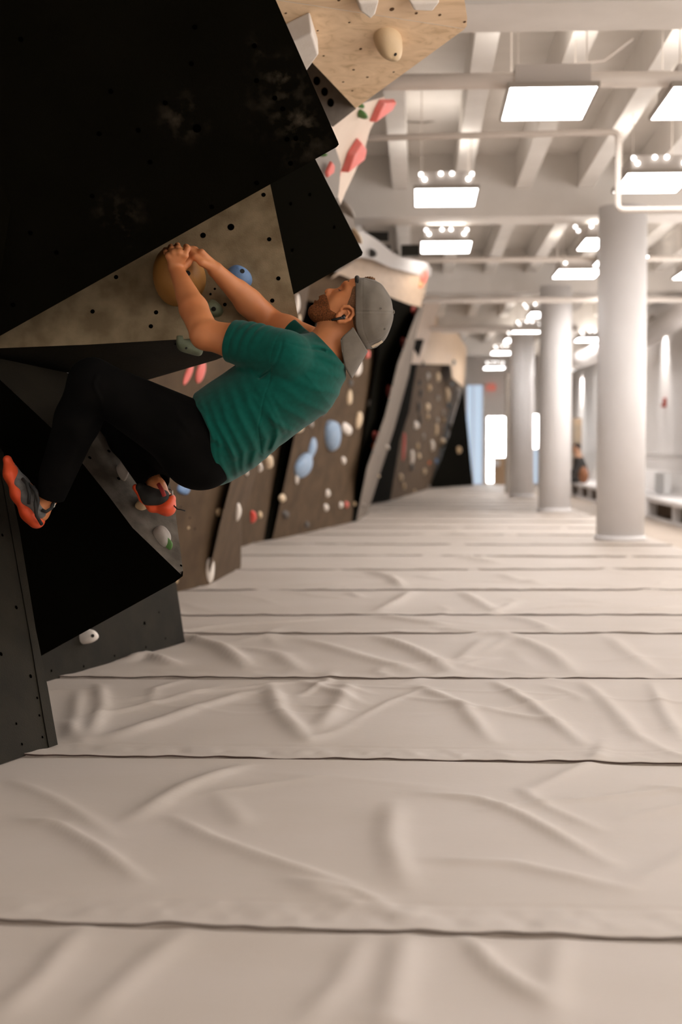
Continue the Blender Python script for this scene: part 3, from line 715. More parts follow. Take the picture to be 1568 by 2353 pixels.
def hold(pl, px, py, w, h, mkey, label, rot=0, depth=None, shape='blob', bolt=None, seed=0, name='climbing_hold', cat='climbing hold', group=None, sq=2.2):
    """a moulded hold bolted onto a panel; w and h are half sizes in pixels of the photo at its distance"""
    c = onplane(pl, px, py); n = pl[1] if pl[1].dot(c-CP) < 0 else -pl[1]
    d = (c-CP).dot(CF); sx = w*d/FPX; sy = h*d/FPX
    ca, sa = math.cos(rot), math.sin(rot)
    DX = (onplane(pl, px+1, py)-onplane(pl, px-1, py))/2; DY = (onplane(pl, px, py-1)-onplane(pl, px, py+1))/2
    one = d/FPX
    if DX.length > 2.4*one: DX *= 2.4*one/DX.length
    if DY.length > 2.4*one: DY *= 2.4*one/DY.length
    dep = depth if depth is not None else min(sx, sy)*.8
    nx, ny = n.dot(CR), n.dot(CU); dpx = dep/one
    w_, h_ = 1.12*max(.6*w, w-.35*dpx*abs(nx)), 1.12*max(.6*h, h-.35*dpx*abs(ny))
    c = c-DX*(dpx*nx*.45)-DY*(dpx*ny*.45)
    r = random.Random(seed*77+int(px*3+py)); nu, nv = (40, 20) if max(w, h) > 14 else (18, 9)
    ph = [r.uniform(0, 6.28) for _ in range(5)]
    V = []; F = []
    for j in range(nv+1):
        t = j/nv*math.pi/2
        for i in range(nu):
            a = 2*math.pi*i/nu
            wob = 1+(.09*math.sin(2*a+ph[0])+.06*math.sin(3*a+ph[1]))*(1 if shape == 'blob' else .3)
            cx, cy = math.cos(a), math.sin(a)
            if shape == 'wedge': cx = math.copysign(abs(cx)**.7, cx); cy = math.copysign(abs(cy)**.7, cy)
            if shape == 'drop': wob *= 1-.32*cy
            rr = math.cos(t)**(2/sq)*wob; hh = math.sin(t)**(2/sq)
            skew = .12 if shape in ('blob', 'drop') else 0
            X, Y = cx*rr*w_, (cy*rr+skew*hh)*h_
            V.append(c+DX*(X*ca-Y*sa)+DY*(X*sa+Y*ca)+n*(hh*dep*(1+.12*math.sin(a*2+ph[2])*math.cos(t))))
    for j in range(nv):
        for i in range(nu):
            F.append((j*nu+i, j*nu+(i+1) % nu, (j+1)*nu+(i+1) % nu, (j+1)*nu+i))
    V += [V[i]-n*.004 for i in range(nu)]
    b0 = (nv+1)*nu
    F.append(tuple(b0+i for i in range(nu-1, -1, -1)))
    for i in range(nu): F.append((b0+i, b0+(i+1) % nu, (i+1) % nu, i))
    o = mesh_obj(name, V, F, HM[mkey], None, True)
    o.data.validate(); bm = bmesh.new(); bm.from_mesh(o.data); bmesh.ops.remove_doubles(bm, verts=bm.verts, dist=1e-5)
    bmesh.ops.recalc_face_normals(bm, faces=bm.faces); bm.to_mesh(o.data); bm.free()
    tag(o, label, cat, group)
    if bolt:
        bx, by, br = bolt; br = br*d/FPX
        rr_ = ray(bx, by); dd = -CP
        best = None
        # find the surface below the bolt
        org = Vector(o.location)
        bpy.context.view_layer.update()
        ok, loc, nn, _ = o.ray_cast(CP-org, rr_.normalized())
        if ok:
            q = loc+org
            B = MB(); B.tube([q-nn*br*.6, q+nn*br*.12, q+nn*br*.12], [br, br, br*.62], 16, caps=False)
            B.disc(q-nn*br*.05, nn, br*.66, 16)
            B.build('bolt', BOLT, o)
    return o
# -- close holds
BIG = hold(PB, 413, 636, 52, 62, 'wood', 'large round wooden hold gripped by the climber with both hands', .12, .135, 'smooth', (432,628,6), sq=2.9)
hold(PB, 551, 632, 27, 23, 'blue', 'blue rounded hold with one bolt, to the right of the forearms', -.25, .055, 'drop', (557,623,5.5), sq=2.6)
hold(PB, 491, 710, 18, 18, 'sage', 'small chalky green hold with one bolt, between the forearms', .15, .045, 'blob', (491,710,5.5), sq=2.8)
hold(PV, 437, 797, 30, 13, 'sage', 'chalky green rail hold on the facet below the gritty panel', -.35, .035, 'wedge', (428,800,3), sq=3.5)
hold(PR, 284, 1073, 12, 24, 'grey', 'grey pointed hold on the scuffed ridge above the far shoe', .45, .04, 'drop', None, sq=2.2)
hold(PR, 376, 1228, 15, 26, 'grey', 'grey wedge hold on the ridge near its lower tip', .62, .03, 'wedge', None, sq=2.4)
hold(PR, 384, 1244, 6, 21, 'green', 'bright green sliver hold fixed beside the grey wedge on the ridge', .75, .025, 'wedge', None, sq=2.2)
hold(PR, 335, 1152, 22, 16, 'tan', 'small yellow-brown foothold under the far shoe', .3, .04)
o = hold(PT, 207, 1461, 15, 16, 'white', 'small white doughnut hold on the dark base panel', 0, .06, 'smooth', (213,1461,4), sq=2.6)
# plywood volume holds
hold(PD, 896, 112, 33, 38, 'woodpale', 'pale wooden ball hold on the plywood roof volume', -.15, .085, 'smooth', (909,125,4), sq=2.1)
def blockhold(pts_front, pl, m, label, th, name='climbing_hold', cat='climbing hold', shift=(0,0)):
    base = [onplane(pl, *p) for p in pts_front]; c = sum(base, Vector())/len(base)
    n = pl[1] if pl[1].dot(c-CP) < 0 else -pl[1]
    top = [b+(c-b)*.16+n*th for b in base]; k = len(base)
    o = mesh_obj(name, base+top, [tuple(range(k-1, -1, -1)), tuple(range(k, 2*k))]+[(i, (i+1) % k, k+(i+1) % k, k+i) for i in range(k)], m)
    md = o.modifiers.new('bevel', 'BEVEL'); md.width = .008; md.segments = 3
    return tag(o, label, cat)
blockhold([(652,55), (712,25), (731,88), (697,135), (672,120)], PD, HM['white'], 'white angular block hold on the plywood, half hidden by the black overhang', .07)
blockhold([(812,-22), (868,-25), (858,10), (845,24), (818,2)], PD2, HM['white'], 'white pointed hold at the top photo edge on the plywood', .05)
blockhold([(930,-20), (1010,-22), (990,4), (940,2)], PD2, HM['white'], 'white hold cut by the top photo edge, right of the pointed one', .05)
# pale birch wall wedges
blockhold([(872,227), (905,226), (893,248), (848,280), (860,250)], PK, HM['pink'], 'topmost red wedge hold on the pale birch wall', 0.036)
blockhold([(820,315), (833,333), (828,360), (783,396), (798,350)], PK, HM['pink'], 'large red wedge hold in the middle of the pale birch wall', 0.042)
blockhold([(782,385), (780,400), (765,422), (762,416)], PK, HM['pink'], 'narrow red wedge hold at the foot of the pale birch wall', 0.015)
PK2 = plane((735,360,7.05), (778,335,7.2), (776,450,7.25))
blockhold([(757,368), (766,380), (764,398), (748,410), (745,395)], PK2, HM['pink'], 'red half-disc hold on the small grey facet', 0.018)
hold(PK, 833, 265, 8, 13, 'green', 'dark green hold on the pale birch wall below the topmost wedge', -.5, .05)
hold(PK, 828, 243, 10, 6, 'green', 'dark green hold tucked under the plywood edge', .6, .04)
hold(PK2, 746, 357, 7, 4, 'green', 'tiny green hold at the top of the small grey facet', .5, .03)
PH = plane((800,480,9.5), (815,500,9.6), (790,520,9.6))
facet(w6, 'panel', PH, [(740,450), (795,462), (812,500), (824,560), (800,560), (740,520)], M['palegrey'], .1)
hold(PH, 802, 487, 14, 19, 'grey', 'grey hooked hold beside the edge of the black facet', .2, .12)
hold(PH, 822, 548, 8, 20, 'cream', 'cream hold at the outer corner of the black facet', .1, .10)
PM = plane((830,528,12.2), (1000,600,15.3), (980,640,15.2))
hold(PM, 856, 583, 5, 11, 'black', 'black hold on the white facet', -.2, .06)
# wall just behind the climber
for a in [
    (PF1, 437, 852, 8, 24, 'pink', 'left one of two thin red holds above the thigh', -.35, 'drop'),
    (PF1, 465, 848, 11, 24, 'pink', 'right one of two thin red holds above the thigh', -.25, 'drop'),
    (PF1, 424, 1125, 16, 10, 'blue', 'dark blue hold just below the seat of the trousers', -.3, 'wedge'),
    (PF1, 508, 1178, 12, 9, 'tan', 'tan hold below the hem of the shirt', 0, 'wedge'),
    (PF2, 547, 1178, 10, 20, 'white', 'white slender hold right of the tan one', -.3, 'blob'),
    (PF1, 485, 1302, 11, 27, 'white', 'long white pointed hold near the mat edge', 0, 'drop'),
    (PF1, 406, 1334, 6, 7, 'tan', 'small tan hold peeking out beside the dark base panel', 0, 'blob'),
    (PF1, 434, 1213, 3, 3, 'tan', 'tiny tan hold on the shaded facet', 0, 'blob'),
    (PF2, 581, 1188, 12, 15, 'red', 'red hold with a tan one touching it', -.2, 'blob'),
    (PF2, 598, 1184, 10, 7, 'tan', 'tan hold touching the red one', .7, 'wedge'),
    (PF2, 597, 1074, 10, 11, 'white', 'white hold just under the bunched shirt back', .3, 'blob'),
    (PF2, 617, 1058, 17, 16, 'cream', 'cream rounded hold just under the shirt back', .3, 'drop'),
    (PF2, 566, 1085, 8, 8, 'white', 'pale hold half hidden by the lower shirt', .3, 'blob'),
    (PF2, 683, 700, 9, 22, 'white', 'tall whitish hold left of the beard', -.1, 'blob'),
    (PF2, 688, 735, 6, 11, 'cream', 'small pale hold under the tall whitish one', -.1, 'blob'),
    (PX1, 720, 673, 6, 9, 'tan', 'tan hold in the dark gap above the moustache', -.1, 'blob'),
    (PX1, 741, 655, 17, 13, 'cream', 'cream hold right above the nose tip', -.5, 'blob'),
    (PX1, 763, 645, 9, 7, 'grey', 'grey hold above the brow', -.5, 'blob'),
    (PF3, 664, 1045, 7, 10, 'darkgrey', 'dark grey hold at the gap edge below the shirt', 0, 'blob'),
    (PW2, 697, 1066, 36, 21, 'palebl', 'large pale blue hold slanting like a leaf', .75, 'drop'),
    (PW2, 718, 1033, 12, 24, 'palebl', 'upper pale tip hold of the slanting blue pair', -.4, 'blob'),
    (PW2, 683, 1100, 5, 13, 'white', 'thin white hold hanging below the slanting blue one', 0, 'blob'),
    (PW2, 765, 992, 27, 34, 'palebl', 'biggest blue hold on the brown wall, chalky on top', .1, 'drop'),
    (PW2, 798, 986, 18, 12, 'white', 'white stubby hold stuck to the right of the biggest blue one', -.45, 'wedge'),
    (PW2, 804, 914, 9, 16, 'cream', 'cream oval hold below the cap brim', 0, 'blob'),
    (PW2, 826, 960, 10, 19, 'cream', 'cream oval hold above right of the white stubby one', -.25, 'drop'),
    (PW2, 825, 848, 9, 17, 'white', 'white oval hold just right of the cap brim', -.3, 'blob'),
    (PW2, 850, 928, 7, 8, 'white', 'small round white hold above the cream ovals', 0, 'blob'),
    (PW2, 790, 1058, 8, 8, 'white', 'small round white hold alone right of the blue holds', 0, 'blob'),
    (PW2, 754, 1134, 8, 8, 'white', 'upper one of two small round white holds stacked low on the brown wall', 0, 'blob'),
    (PW2, 750, 1167, 8, 8, 'white', 'lower one of two small round white holds stacked low on the brown wall', 0, 'blob'),
    (PW2, 784, 1161, 7, 7, 'white', 'small white hold directly left of the small pink one', 0, 'blob'),
    (PW2, 797, 1160, 7, 7, 'pink', 'small pink hold low on the brown wall', 0, 'blob'),
    (PW2, 815, 1158, 5, 6, 'tan', 'small yellow hold right of the small pink one', 0, 'blob'),
    (PW2, 650, 1145, 11, 8, 'cream', 'cream small slanting hold just right of the first dark gap', .5, 'wedge'),
    (PW2, 657, 1183, 12, 9, 'darkgrey', 'dark grey knob hold low beside the first dark gap', 0, 'blob'),
    (PW2, 706, 1206, 9, 7, 'darkgrey', 'dark grey knob hold touching the mat line', 0, 'blob'),
    (PW2, 690, 985, 13, 8, 'cream', 'flat cream hold peeking out below the shirt back', .3, 'wedge'),
    (PW2, 716, 975, 7, 8, 'grey', 'grey small hold right of the flat cream one', 0, 'blob'),
    (PW2, 741, 949, 9, 9, 'darkgrey', 'dark hold close to the shirt back', 0, 'blob'),
    (PW2, 806, 880, 9, 8, 'darkgrey', 'dark hold under the tip of the cap brim', 0, 'blob'),
    (PX0, 846, 815, 7, 10, 'pink', 'pink hold right beside the cap brim', 0, 'blob'),
    (PX0, 951, 715, 9, 10, 'pink', 'topmost pink hold on the dark upper corner facet', 0, 'blob'),
    (PX0, 928, 789, 11, 13, 'pink', 'second highest pink hold, next to the cap button', .2, 'blob'),
    (PX0, 895, 901, 12, 13, 'pink', 'pink hold in the middle of the dark slanting facet', .2, 'blob'),
    (PX0, 864, 1005, 12, 13, 'pink', 'lowest pink hold, with an orange one under it', .2, 'blob'),
    (PX0, 859, 1026, 7, 9, 'orange', 'orange hold hanging under the lowest pink hold', -.2, 'blob'),
    (PX2, 889, 1028, 9, 12, 'white', 'white hold on the dusty edge face', 0, 'blob'),
    (PX2, 870, 1094, 6, 7, 'cream', 'cream hold low on the dusty edge face', 0, 'blob'),
    (PX2, 835, 1159, 10, 7, 'grey', 'pale grey pair-like hold at the foot of the dusty edge face', 0, 'wedge'),
    (PX3, 928, 1030, 6, 28, 'pink', 'long red hold beside the black gap of the farthest wall', -.15, 'blob'),
    (PP2, 975, 632, 10, 16, 'red', 'red hold at the right tip of the plywood section', -.2, 'drop'),
    (PP2, 968, 655, 6, 8, 'orange', 'orange small hold under the red one at the plywood tip', -.2, 'blob'),
    (PP3, 1007, 716, 13, 6, 'red', 'flat red hold above the farthest plywood', 0, 'wedge'),
    (PP3, 976, 742, 9, 14, 'green', 'green hold on the farthest plywood edge', -.3, 'drop'),
    (PP3, 979, 758, 5, 5, 'orange', 'tiny orange hold under the green one', 0, 'blob'),
    (PP3, 959, 812, 6, 12, 'orange', 'orange upright hold at the lower left of the farthest plywood', 0, 'blob'),
    (PP3, 972, 836, 5, 6, 'black', 'black hold at the lower left corner of the farthest plywood', 0, 'blob'),
    (PP3, 1043, 833, 7, 6, 'teal', 'dark blue hold on the farthest plywood right edge', .3, 'blob'),
    (PP3, 1003, 690, 7, 4, 'black', 'black hold above the flat red one', 0, 'blob')]:
    pl, px, py, w_, h_, mk, lb, rt, sh = a
    hold(pl, px, py, w_, h_, mk, lb, rt, None, sh, None, 1)
# crowded farthest wall, each described by what it sits next to
CROWD = [(982,866,10,9,'grey','grey hold at the top left of the crowded wall'), (1006,868,9,11,'cream','cream hold at the top centre of the crowded wall'),
    (986,892,9,8,'tan','tan hold below the grey top left one'), (964,880,5,7,'black','black hold at the upper left rim'), (966,905,6,9,'black','black hold lower on the upper left rim'),
    (1028,908,9,17,'cream','tall cream hold at the right of the upper crowd'), (1052,903,13,14,'grey','big grey hold touching the top right plywood'), (1038,882,12,5,'teal','teal strip hold under the plywood corner'),
    (1030,932,8,6,'teal','teal hold below the tall cream one'), (982,936,10,9,'cream','cream hold in the third row at left'), (1006,915,6,7,'grey','grey small hold amid the second row'),
    (983,958,7,6,'tan','tan small hold under the third row cream'), (1018,948,6,7,'grey','pale grey hold above the white pair'), (956,978,15,9,'white','broad white hold at the left of the middle crowd'),
    (1035,990,10,21,'white','tall white hold at the right of the middle crowd'), (1005,966,6,7,'grey','grey-blue hold at the middle top'), (1003,988,6,12,'cream','narrow cream hold in the middle'),
    (1021,966,5,5,'tan','tan dot hold beside the grey-blue one'), (992,1025,10,12,'white','bright white left hold of the central pair'), (1016,1020,11,14,'cream','bright cream right hold of the central pair'),
    (972,1003,7,7,'grey','grey round hold left of the central pair'), (960,1026,6,7,'tan','tan hold left below the grey round one'), (946,1052,9,15,'white','white tall hold at the lower left'),
    (963,1048,8,6,'cream','cream hold attached to the lower left white one'), (1002,1060,7,6,'blue','blue hold in the lower centre'), (986,1064,5,5,'orange','orange dot hold left of the blue ones'),
    (1006,1080,7,6,'palebl','pale blue hold below the blue one'), (975,1084,7,7,'cream','cream round hold near the foot'), (945,1074,10,8,'black','black hold under the lower left white one'),
    (921,1098,8,8,'cream','cream round hold at the foot by the black gap'), (928,1117,6,7,'tan','tan hold at the foot by the black gap'), (953,1128,5,4,'tan','tan dot hold at the mat line left'),
    (986,1118,5,5,'grey','grey dot hold at the mat line'), (1001,1117,4,5,'teal','teal dot hold at the mat line'), (961,938,7,14,'black','black long hold in the left upper crowd'), (964,966,6,12,'black','black long hold in the left middle crowd')]
for (px, py, w_, h_, mk, lb) in CROWD:
    hold(PW3, px, py, w_, h_, mk, lb+', on the farthest wall', (px % 7-3)*.15, None, 'blob', None, 2)
hold(PW4, 1056, 1034, 7, 7, 'tan', 'single tan hold on the black end facet', 0, None, 'blob')
# ================================================================ the climber: smooth surfaces grown from distance fields
PD0 = 4.19
def K(px, py, off=0.0):
    d = PD0+off
    return np.array([(px-W/2)/FPX*d, d, (H/2-py)/FPX*d])
PX = PD0/FPX      # metres per pixel at the climber
def smin(a, b, k):
    h = np.clip(.5+.5*(b-a)/k, 0, 1); return b*(1-h)+a*h-k*h*(1-h)
def smax(a, b, k): return -smin(-a, -b, k)
def cone(P, a, b, ra, rb, S=None):
    if S is not None: P = P*S; a = a*S; b = b*S
    ab = b-a; l2 = (ab*ab).sum(); t = np.clip(((P-a)@ab)/l2, 0, 1)
    return np.linalg.norm(P-a-t[:, None]*ab, axis=1)-(ra+(rb-ra)*t)
def chain(P, pts, k=.02, S=None):
    d = None
    for i in range(len(pts)-1):
        e = cone(P, pts[i][0], pts[i+1][0], pts[i][1], pts[i+1][1], S)
        d = e if d is None else smin(d, e, k)
    return d
def ell(P, c, r, R=None):
    q = P-c
    if R is not None: q = q@R
    r = np.array(r); k0 = np.linalg.norm(q/r, axis=1); k1 = np.linalg.norm(q/(r*r), axis=1)+1e-9
    return k0*(k0-1)/k1
def half(P, p, n):
    n = np.array(n, float); n /= np.linalg.norm(n); return (P-p)@n
def near(P, c, r, fn, pad=.035):
    """fn inside a ball, plain distance to the ball elsewhere (saves work)"""
    q = np.linalg.norm(P-c, axis=1)-r; m = q < pad; d = q+.02
    if m.any(): d[m] = fn(P[m])
    return d
def grow(fn, lo, hi, h, chunk=300000, keep=True):
    """evaluate fn only in blocks near its surface and wrap a net of quads around it"""
    lo = np.array(lo, float); hi = np.array(hi, float); B = 8
    lo, hi = np.minimum(lo, hi), np.maximum(lo, hi)
    nb = np.maximum(1, np.ceil((hi-lo)/(h*B)).astype(int)); n = nb*B+3
    cx = [lo[i]+(np.arange(nb[i])+.5)*B*h for i in range(3)]
    C = np.stack(np.meshgrid(*cx, indexing='ij'), -1).reshape(-1, 3)
    dc = np.concatenate([fn(C[i:i+chunk]) for i in range(0, len(C), chunk)]); rad = B*h*.87*1.7+.006
    bi = np.stack(np.unravel_index(np.nonzero(np.abs(dc) < rad)[0], nb), -1)*B
    g = np.stack(np.meshgrid(*[np.arange(B+1)]*3, indexing='ij'), -1).reshape(-1, 3)
    st = max(1, chunk//len(g)); D = []
    for s in range(0, len(bi), st):
        ii = (bi[s:s+st][:, None]+g[None]).reshape(-1, 3); D.append(fn(lo+ii*h))
    D = np.concatenate(D).reshape(-1, B+1, B+1, B+1)
    m_ = (np.abs(D).min(axis=(1, 2, 3)) < h*2); D = D[m_]; bi = bi[m_]
    ins = D < 0
    c8 = [(i, j, k) for i in (0, 1) for j in (0, 1) for k in (0, 1)]
    sl = lambda A, o: A[:, o[0]:B+o[0], o[1]:B+o[1], o[2]:B+o[2]]
    cnt = sum(sl(ins, o).astype(np.int8) for o in c8)
    ce = np.nonzero((cnt > 0) & (cnt < 8)); loc = np.stack(ce[1:], -1); cells = bi[ce[0]]+loc
    acc = np.zeros((len(cells), 3)); num = np.zeros(len(cells))
    for a in c8:
        for ax in range(3):
            if a[ax]: continue
            b = list(a); b[ax] = 1
            da = D[ce[0], loc[:, 0]+a[0], loc[:, 1]+a[1], loc[:, 2]+a[2]]; db = D[ce[0], loc[:, 0]+b[0], loc[:, 1]+b[1], loc[:, 2]+b[2]]
            m = (da < 0) != (db < 0)
            t = da[m]/(da[m]-db[m]); p = np.array(a, float)[None].repeat(m.sum(), 0); p[:, ax] += t
            acc[m] += p; num[m] += 1
    V = lo+(cells+acc/num[:, None])*h
    key = lambda q: (q[:, 0]*n[1]+q[:, 1])*n[2]+q[:, 2]
    ck = key(cells); order = np.argsort(ck); sk_ = ck[order]
    def look(q):
        k = key(q); j = np.clip(np.searchsorted(sk_, k), 0, len(sk_)-1)
        return np.where(sk_[j] == k, order[j], -1)
    F = []
    for ax in range(3):
        u, v = (ax+1) % 3, (ax+2) % 3
        o = [0, 0, 0]; o[ax] = 1
        A = ins[:, :B, :B, :B]; Bm = sl(ins, o)
        e = np.nonzero(A != Bm); inside = A[e]; E = bi[e[0]]+np.stack(e[1:], -1)
        du = np.zeros(3, int); du[u] = 1; dv = np.zeros(3, int); dv[v] = 1
        q = np.stack([look(E-du-dv), look(E-dv), look(E), look(E-du)], -1)
        q[~inside] = q[~inside][:, ::-1]
        F.append(q)
    F = np.concatenate(F); F = F[(F >= 0).all(1)]
    if keep:      # drop stray crumbs, keep the one continuous surface
        par = list(range(len(V)))
        def find(x):
            while par[x] != x: par[x] = par[par[x]]; x = par[x]
            return x
        for a, b, c, d in F.tolist():
            r = find(a)
            for y in (b, c, d):
                q = find(y)
                if q != r: par[q] = r
        lab = np.array([find(i) for i in range(len(V))]); ids, cn = np.unique(lab, return_counts=True)
        best = ids[np.argmax(cn)]; good = lab == best; remap = np.cumsum(good)-1
        F = remap[F[good[F[:, 0]]]]; V = V[good]
    return V, F
ROT = np.array([[CR[i], CF[i], CU[i]] for i in range(3)])    # camera axes -> world
def smooth_net(V, F, it):
    n = len(V)
    E = np.concatenate([F[:, [0, 1]], F[:, [1, 2]], F[:, [2, 3]], F[:, [3, 0]]]); deg = np.bincount(E[:, 0], minlength=n)+np.bincount(E[:, 1], minlength=n)
    for _ in range(it):
        A = np.zeros_like(V)
        for c in range(3):
            A[:, c] = np.bincount(E[:, 0], V[E[:, 1], c], n)+np.bincount(E[:, 1], V[E[:, 0], c], n)
        V = V*.4+.6*A/deg[:, None]
    return V
def body_obj(name, VF, m, parent, label=None, sm=1):
    V = []; F = []; b = 0
    for (v, f) in (VF if isinstance(VF, list) else [VF]):
        v = smooth_net(v, f, sm); V.append(v); F.append(f+b); b += len(v)
    V = np.concatenate(V)@ROT.T+np.array(CP); F = np.concatenate(F)
    org = np.array(parent_world(parent)); me = bpy.data.meshes.new(name)
    V = V-org
    me.vertices.add(len(V)); me.vertices.foreach_set('co', V.astype(np.float32).ravel())
    me.loops.add(len(F)*4); me.loops.foreach_set('vertex_index', F.astype(np.int32).ravel())
    me.polygons.add(len(F)); me.polygons.foreach_set('loop_start', np.arange(0, len(F)*4, 4, dtype=np.int32))
    me.polygons.foreach_set('use_smooth', np.ones(len(F), bool))
    me.update(calc_edges=True); me.materials.append(m)
    o = bpy.data.objects.new(name, me); COL.objects.link(o); o.parent = parent
    if label: o['label'] = label
    return o
def bounds(pts, pad):
    A = np.array([p for p in pts]); return A.min(0)-pad, A.max(0)+pad
def Wd(p): return CP+CR*float(p[0])+CF*float(p[1])+CU*float(p[2])

person = empty('person', U(430, 1120, PD0), 'climber in green t-shirt, black trousers and backwards grey cap, hanging from the round wooden hold', 'person')
# ---- head frame
HU = np.array([.848, 0, .53]); HN = np.array([-.53, 0, .848]); HW = np.array([0, 1.0, 0])
HC = K(832, 706, 0); HR = np.stack([HU, HN, HW], 1)
def hp(u, n, w=0): return HC+(HU*u+HN*n+HW*w)*PX
p1 = PX
def skull(P):
    d = ell(P, hp(-4, -3), (66*p1, 71*p1, 58*p1), HR)
    d = smin(d, ell(P, hp(-44, 20), (52*p1, 42*p1, 49*p1), HR), .022)
    for s in (-1, 1):
        d = smin(d, cone(P, hp(-50, -4, s*42), hp(-92, 38, s*13), 15*p1, 15*p1), .018)
        d = smin(d, ell(P, hp(-40, 38, s*30), (16*p1, 14*p1, 14*p1), HR), .012)       # cheekbone
    d = smin(d, ell(P, hp(-94, 44), (15*p1, 16*p1, 18*p1), HR), .012)
    d = smin(d, ell(P, hp(8, 40), (28*p1, 21*p1, 40*p1), HR), .02)      # forehead
    d = smin(d, cone(P, hp(-6, 61, -20), hp(-6, 61, 20), 8.5*p1, 8.5*p1), .009)     # brow ridge
    for s in (-1, 1):
        d = smin(d, cone(P, hp(-5, 57, s*20), hp(-9, 46, s*38), 8*p1, 7*p1), .008)
    for s in (-1, 1):
        d = smax(d, -ell(P, hp(-20, 63, s*23), (9*p1, 12*p1, 15*p1), HR), .010)
    # nose
    d = smin(d, cone(P, hp(-19, 56), hp(-44, 70), 5*p1, 7.5*p1), .006)
    d = smin(d, ell(P, hp(-48, 71), (7.5*p1, 7.5*p1, 8*p1), HR), .004)
    for s in (-1, 1):
        d = smin(d, ell(P, hp(-51, 63, s*9), (6.5*p1, 8*p1, 5.5*p1), HR), .003)
        d = smax(d, -ell(P, hp(-58, 66, s*5), (4*p1, 3.5*p1, 2.6*p1), HR), .002)
    # lips
    d = smin(d, ell(P, hp(-66, 54), (16*p1, 12*p1, 24*p1), HR), .012)
    d = smin(d, cone(P, hp(-71, 60, -15), hp(-71, 65, 0), 3.5*p1, 4.5*p1), .004)
    d = smin(d, cone(P, hp(-71, 60, 15), hp(-71, 65, 0), 3.5*p1, 4.5*p1), .004)
    d = smin(d, cone(P, hp(-81, 58, -13), hp(-81, 62, 0), 4*p1, 5*p1), .004)
    d = smin(d, cone(P, hp(-81, 58, 13), hp(-81, 62, 0), 4*p1, 5*p1), .004)
    d = smax(d, -cone(P, hp(-76, 62, -17), hp(-76, 71, 0), 1.2*p1, 1.5*p1), .002)
    d = smax(d, -cone(P, hp(-76, 62, 17), hp(-76, 71, 0), 1.2*p1, 1.5*p1), .002)
    # eyelids over closed-looking upward eyes
    for s in (-1, 1):
        d = smin(d, ell(P, hp(-20, 50, s*22), (8*p1, 7.5*p1, 11*p1), HR), .004)
        d = smax(d, -cone(P, hp(-23, 58.5, s*14), hp(-24, 55, s*31), .9*p1, .9*p1), .0015)
    return d
def ears(P, d):
    for s, o in ((-1, 60), (1, 60)):
        e = lambda px, py, w: K(px, py, 0)*np.array([1, 0, 1])+np.array([0, PD0+s*w*PX, 0])
        pl = ell(P, e(792, 732, 57), (21*p1, 7*p1, 13*p1), np.stack([np.array([.97, 0, .25]), np.array([0, 1, 0]), np.array([-.25, 0, .97])], 1))
        d = smin(d, pl, .006)
        rim = chain(P, [(e(776, 738, 61), 4.6*p1), (e(781, 747, 63), 5.2*p1), (e(792, 748, 66), 4.2*p1), (e(804, 743, 68), 3.6*p1), (e(812, 732, 68), 3.4*p1), (e(811, 721, 67), 3.4*p1), (e(802, 714, 66), 3.4*p1), (e(790, 713, 64), 3.2*p1), (e(784, 719, 61), 3*p1)], .003)
        d = smin(d, rim, .004)
        d = smin(d, chain(P, [(e(782, 742, 63), 3*p1), (e(796, 738, 66), 2.6*p1), (e(803, 729, 66), 2.4*p1), (e(799, 722, 65), 2.2*p1)], .003), .003)
        d = smin(d, ell(P, e(779, 731, 62), (3.5*p1, 4*p1, 5*p1)), .003)
        d = smax(d, -ell(P, e(791, 730, 66), (7*p1, 6*p1, 6.5*p1)), .003)
    return d
def neck(P, d, g=0):
    n = cone(P, K(790, 742), K(752, 798), .056+g, .056+g, np.array([1, .97, 1]))
    n = smin(n, cone(P, K(752, 798), K(716, 848), .056+g, .085+g), .03)
    d = smin(d, n, .022) if d is not None else n
    return d
# ---- arms
SH_N = K(652, 814, -.165); EL_N = K(472, 768, -.09); WR_N = K(404, 617, .085)
SH_F = K(712, 792, .17); EL_F = K(615, 738, .27); WR_F = K(497, 622, .13)
def arm(P, S, E, Wr, r, g=0):
    m1 = E*.62+Wr*.38
    m0 = S*.45+E*.55
    d = cone(P, S, m0, r[0]+g, r[1]+g)
    d = smin(d, cone(P, m0, E, r[1]+g, r[2]+g), .02)
    d = smin(d, cone(P, E, m1, r[2]+g, r[3]+g), .016)
    d = smin(d, cone(P, m1, Wr, r[3]+g, r[4]+g), .016)
    return d
RN = (.060, .053, .041, .040, .0210); RF = (.056, .048, .042, .040, .0235)
def arm_n(P, g=0):
    d = arm(P, SH_N, EL_N, WR_N, RN, g)
    # elbow point and forearm muscle
    d = smin(d, ell(P, K(474, 770, -.10), (.039+g, .038+g, .037+g)), .02)
    return smin(d, cone(P, K(460, 742, -.075), K(430, 684, 0.03), .033+g, .027+g), .018)
def arm_f(P, g=0):
    d = arm(P, SH_F, EL_F, WR_F, RF, g)
    return smin(d, cone(P, K(598, 715, .25), K(550, 668, .19), .034+g, .029+g), .018)
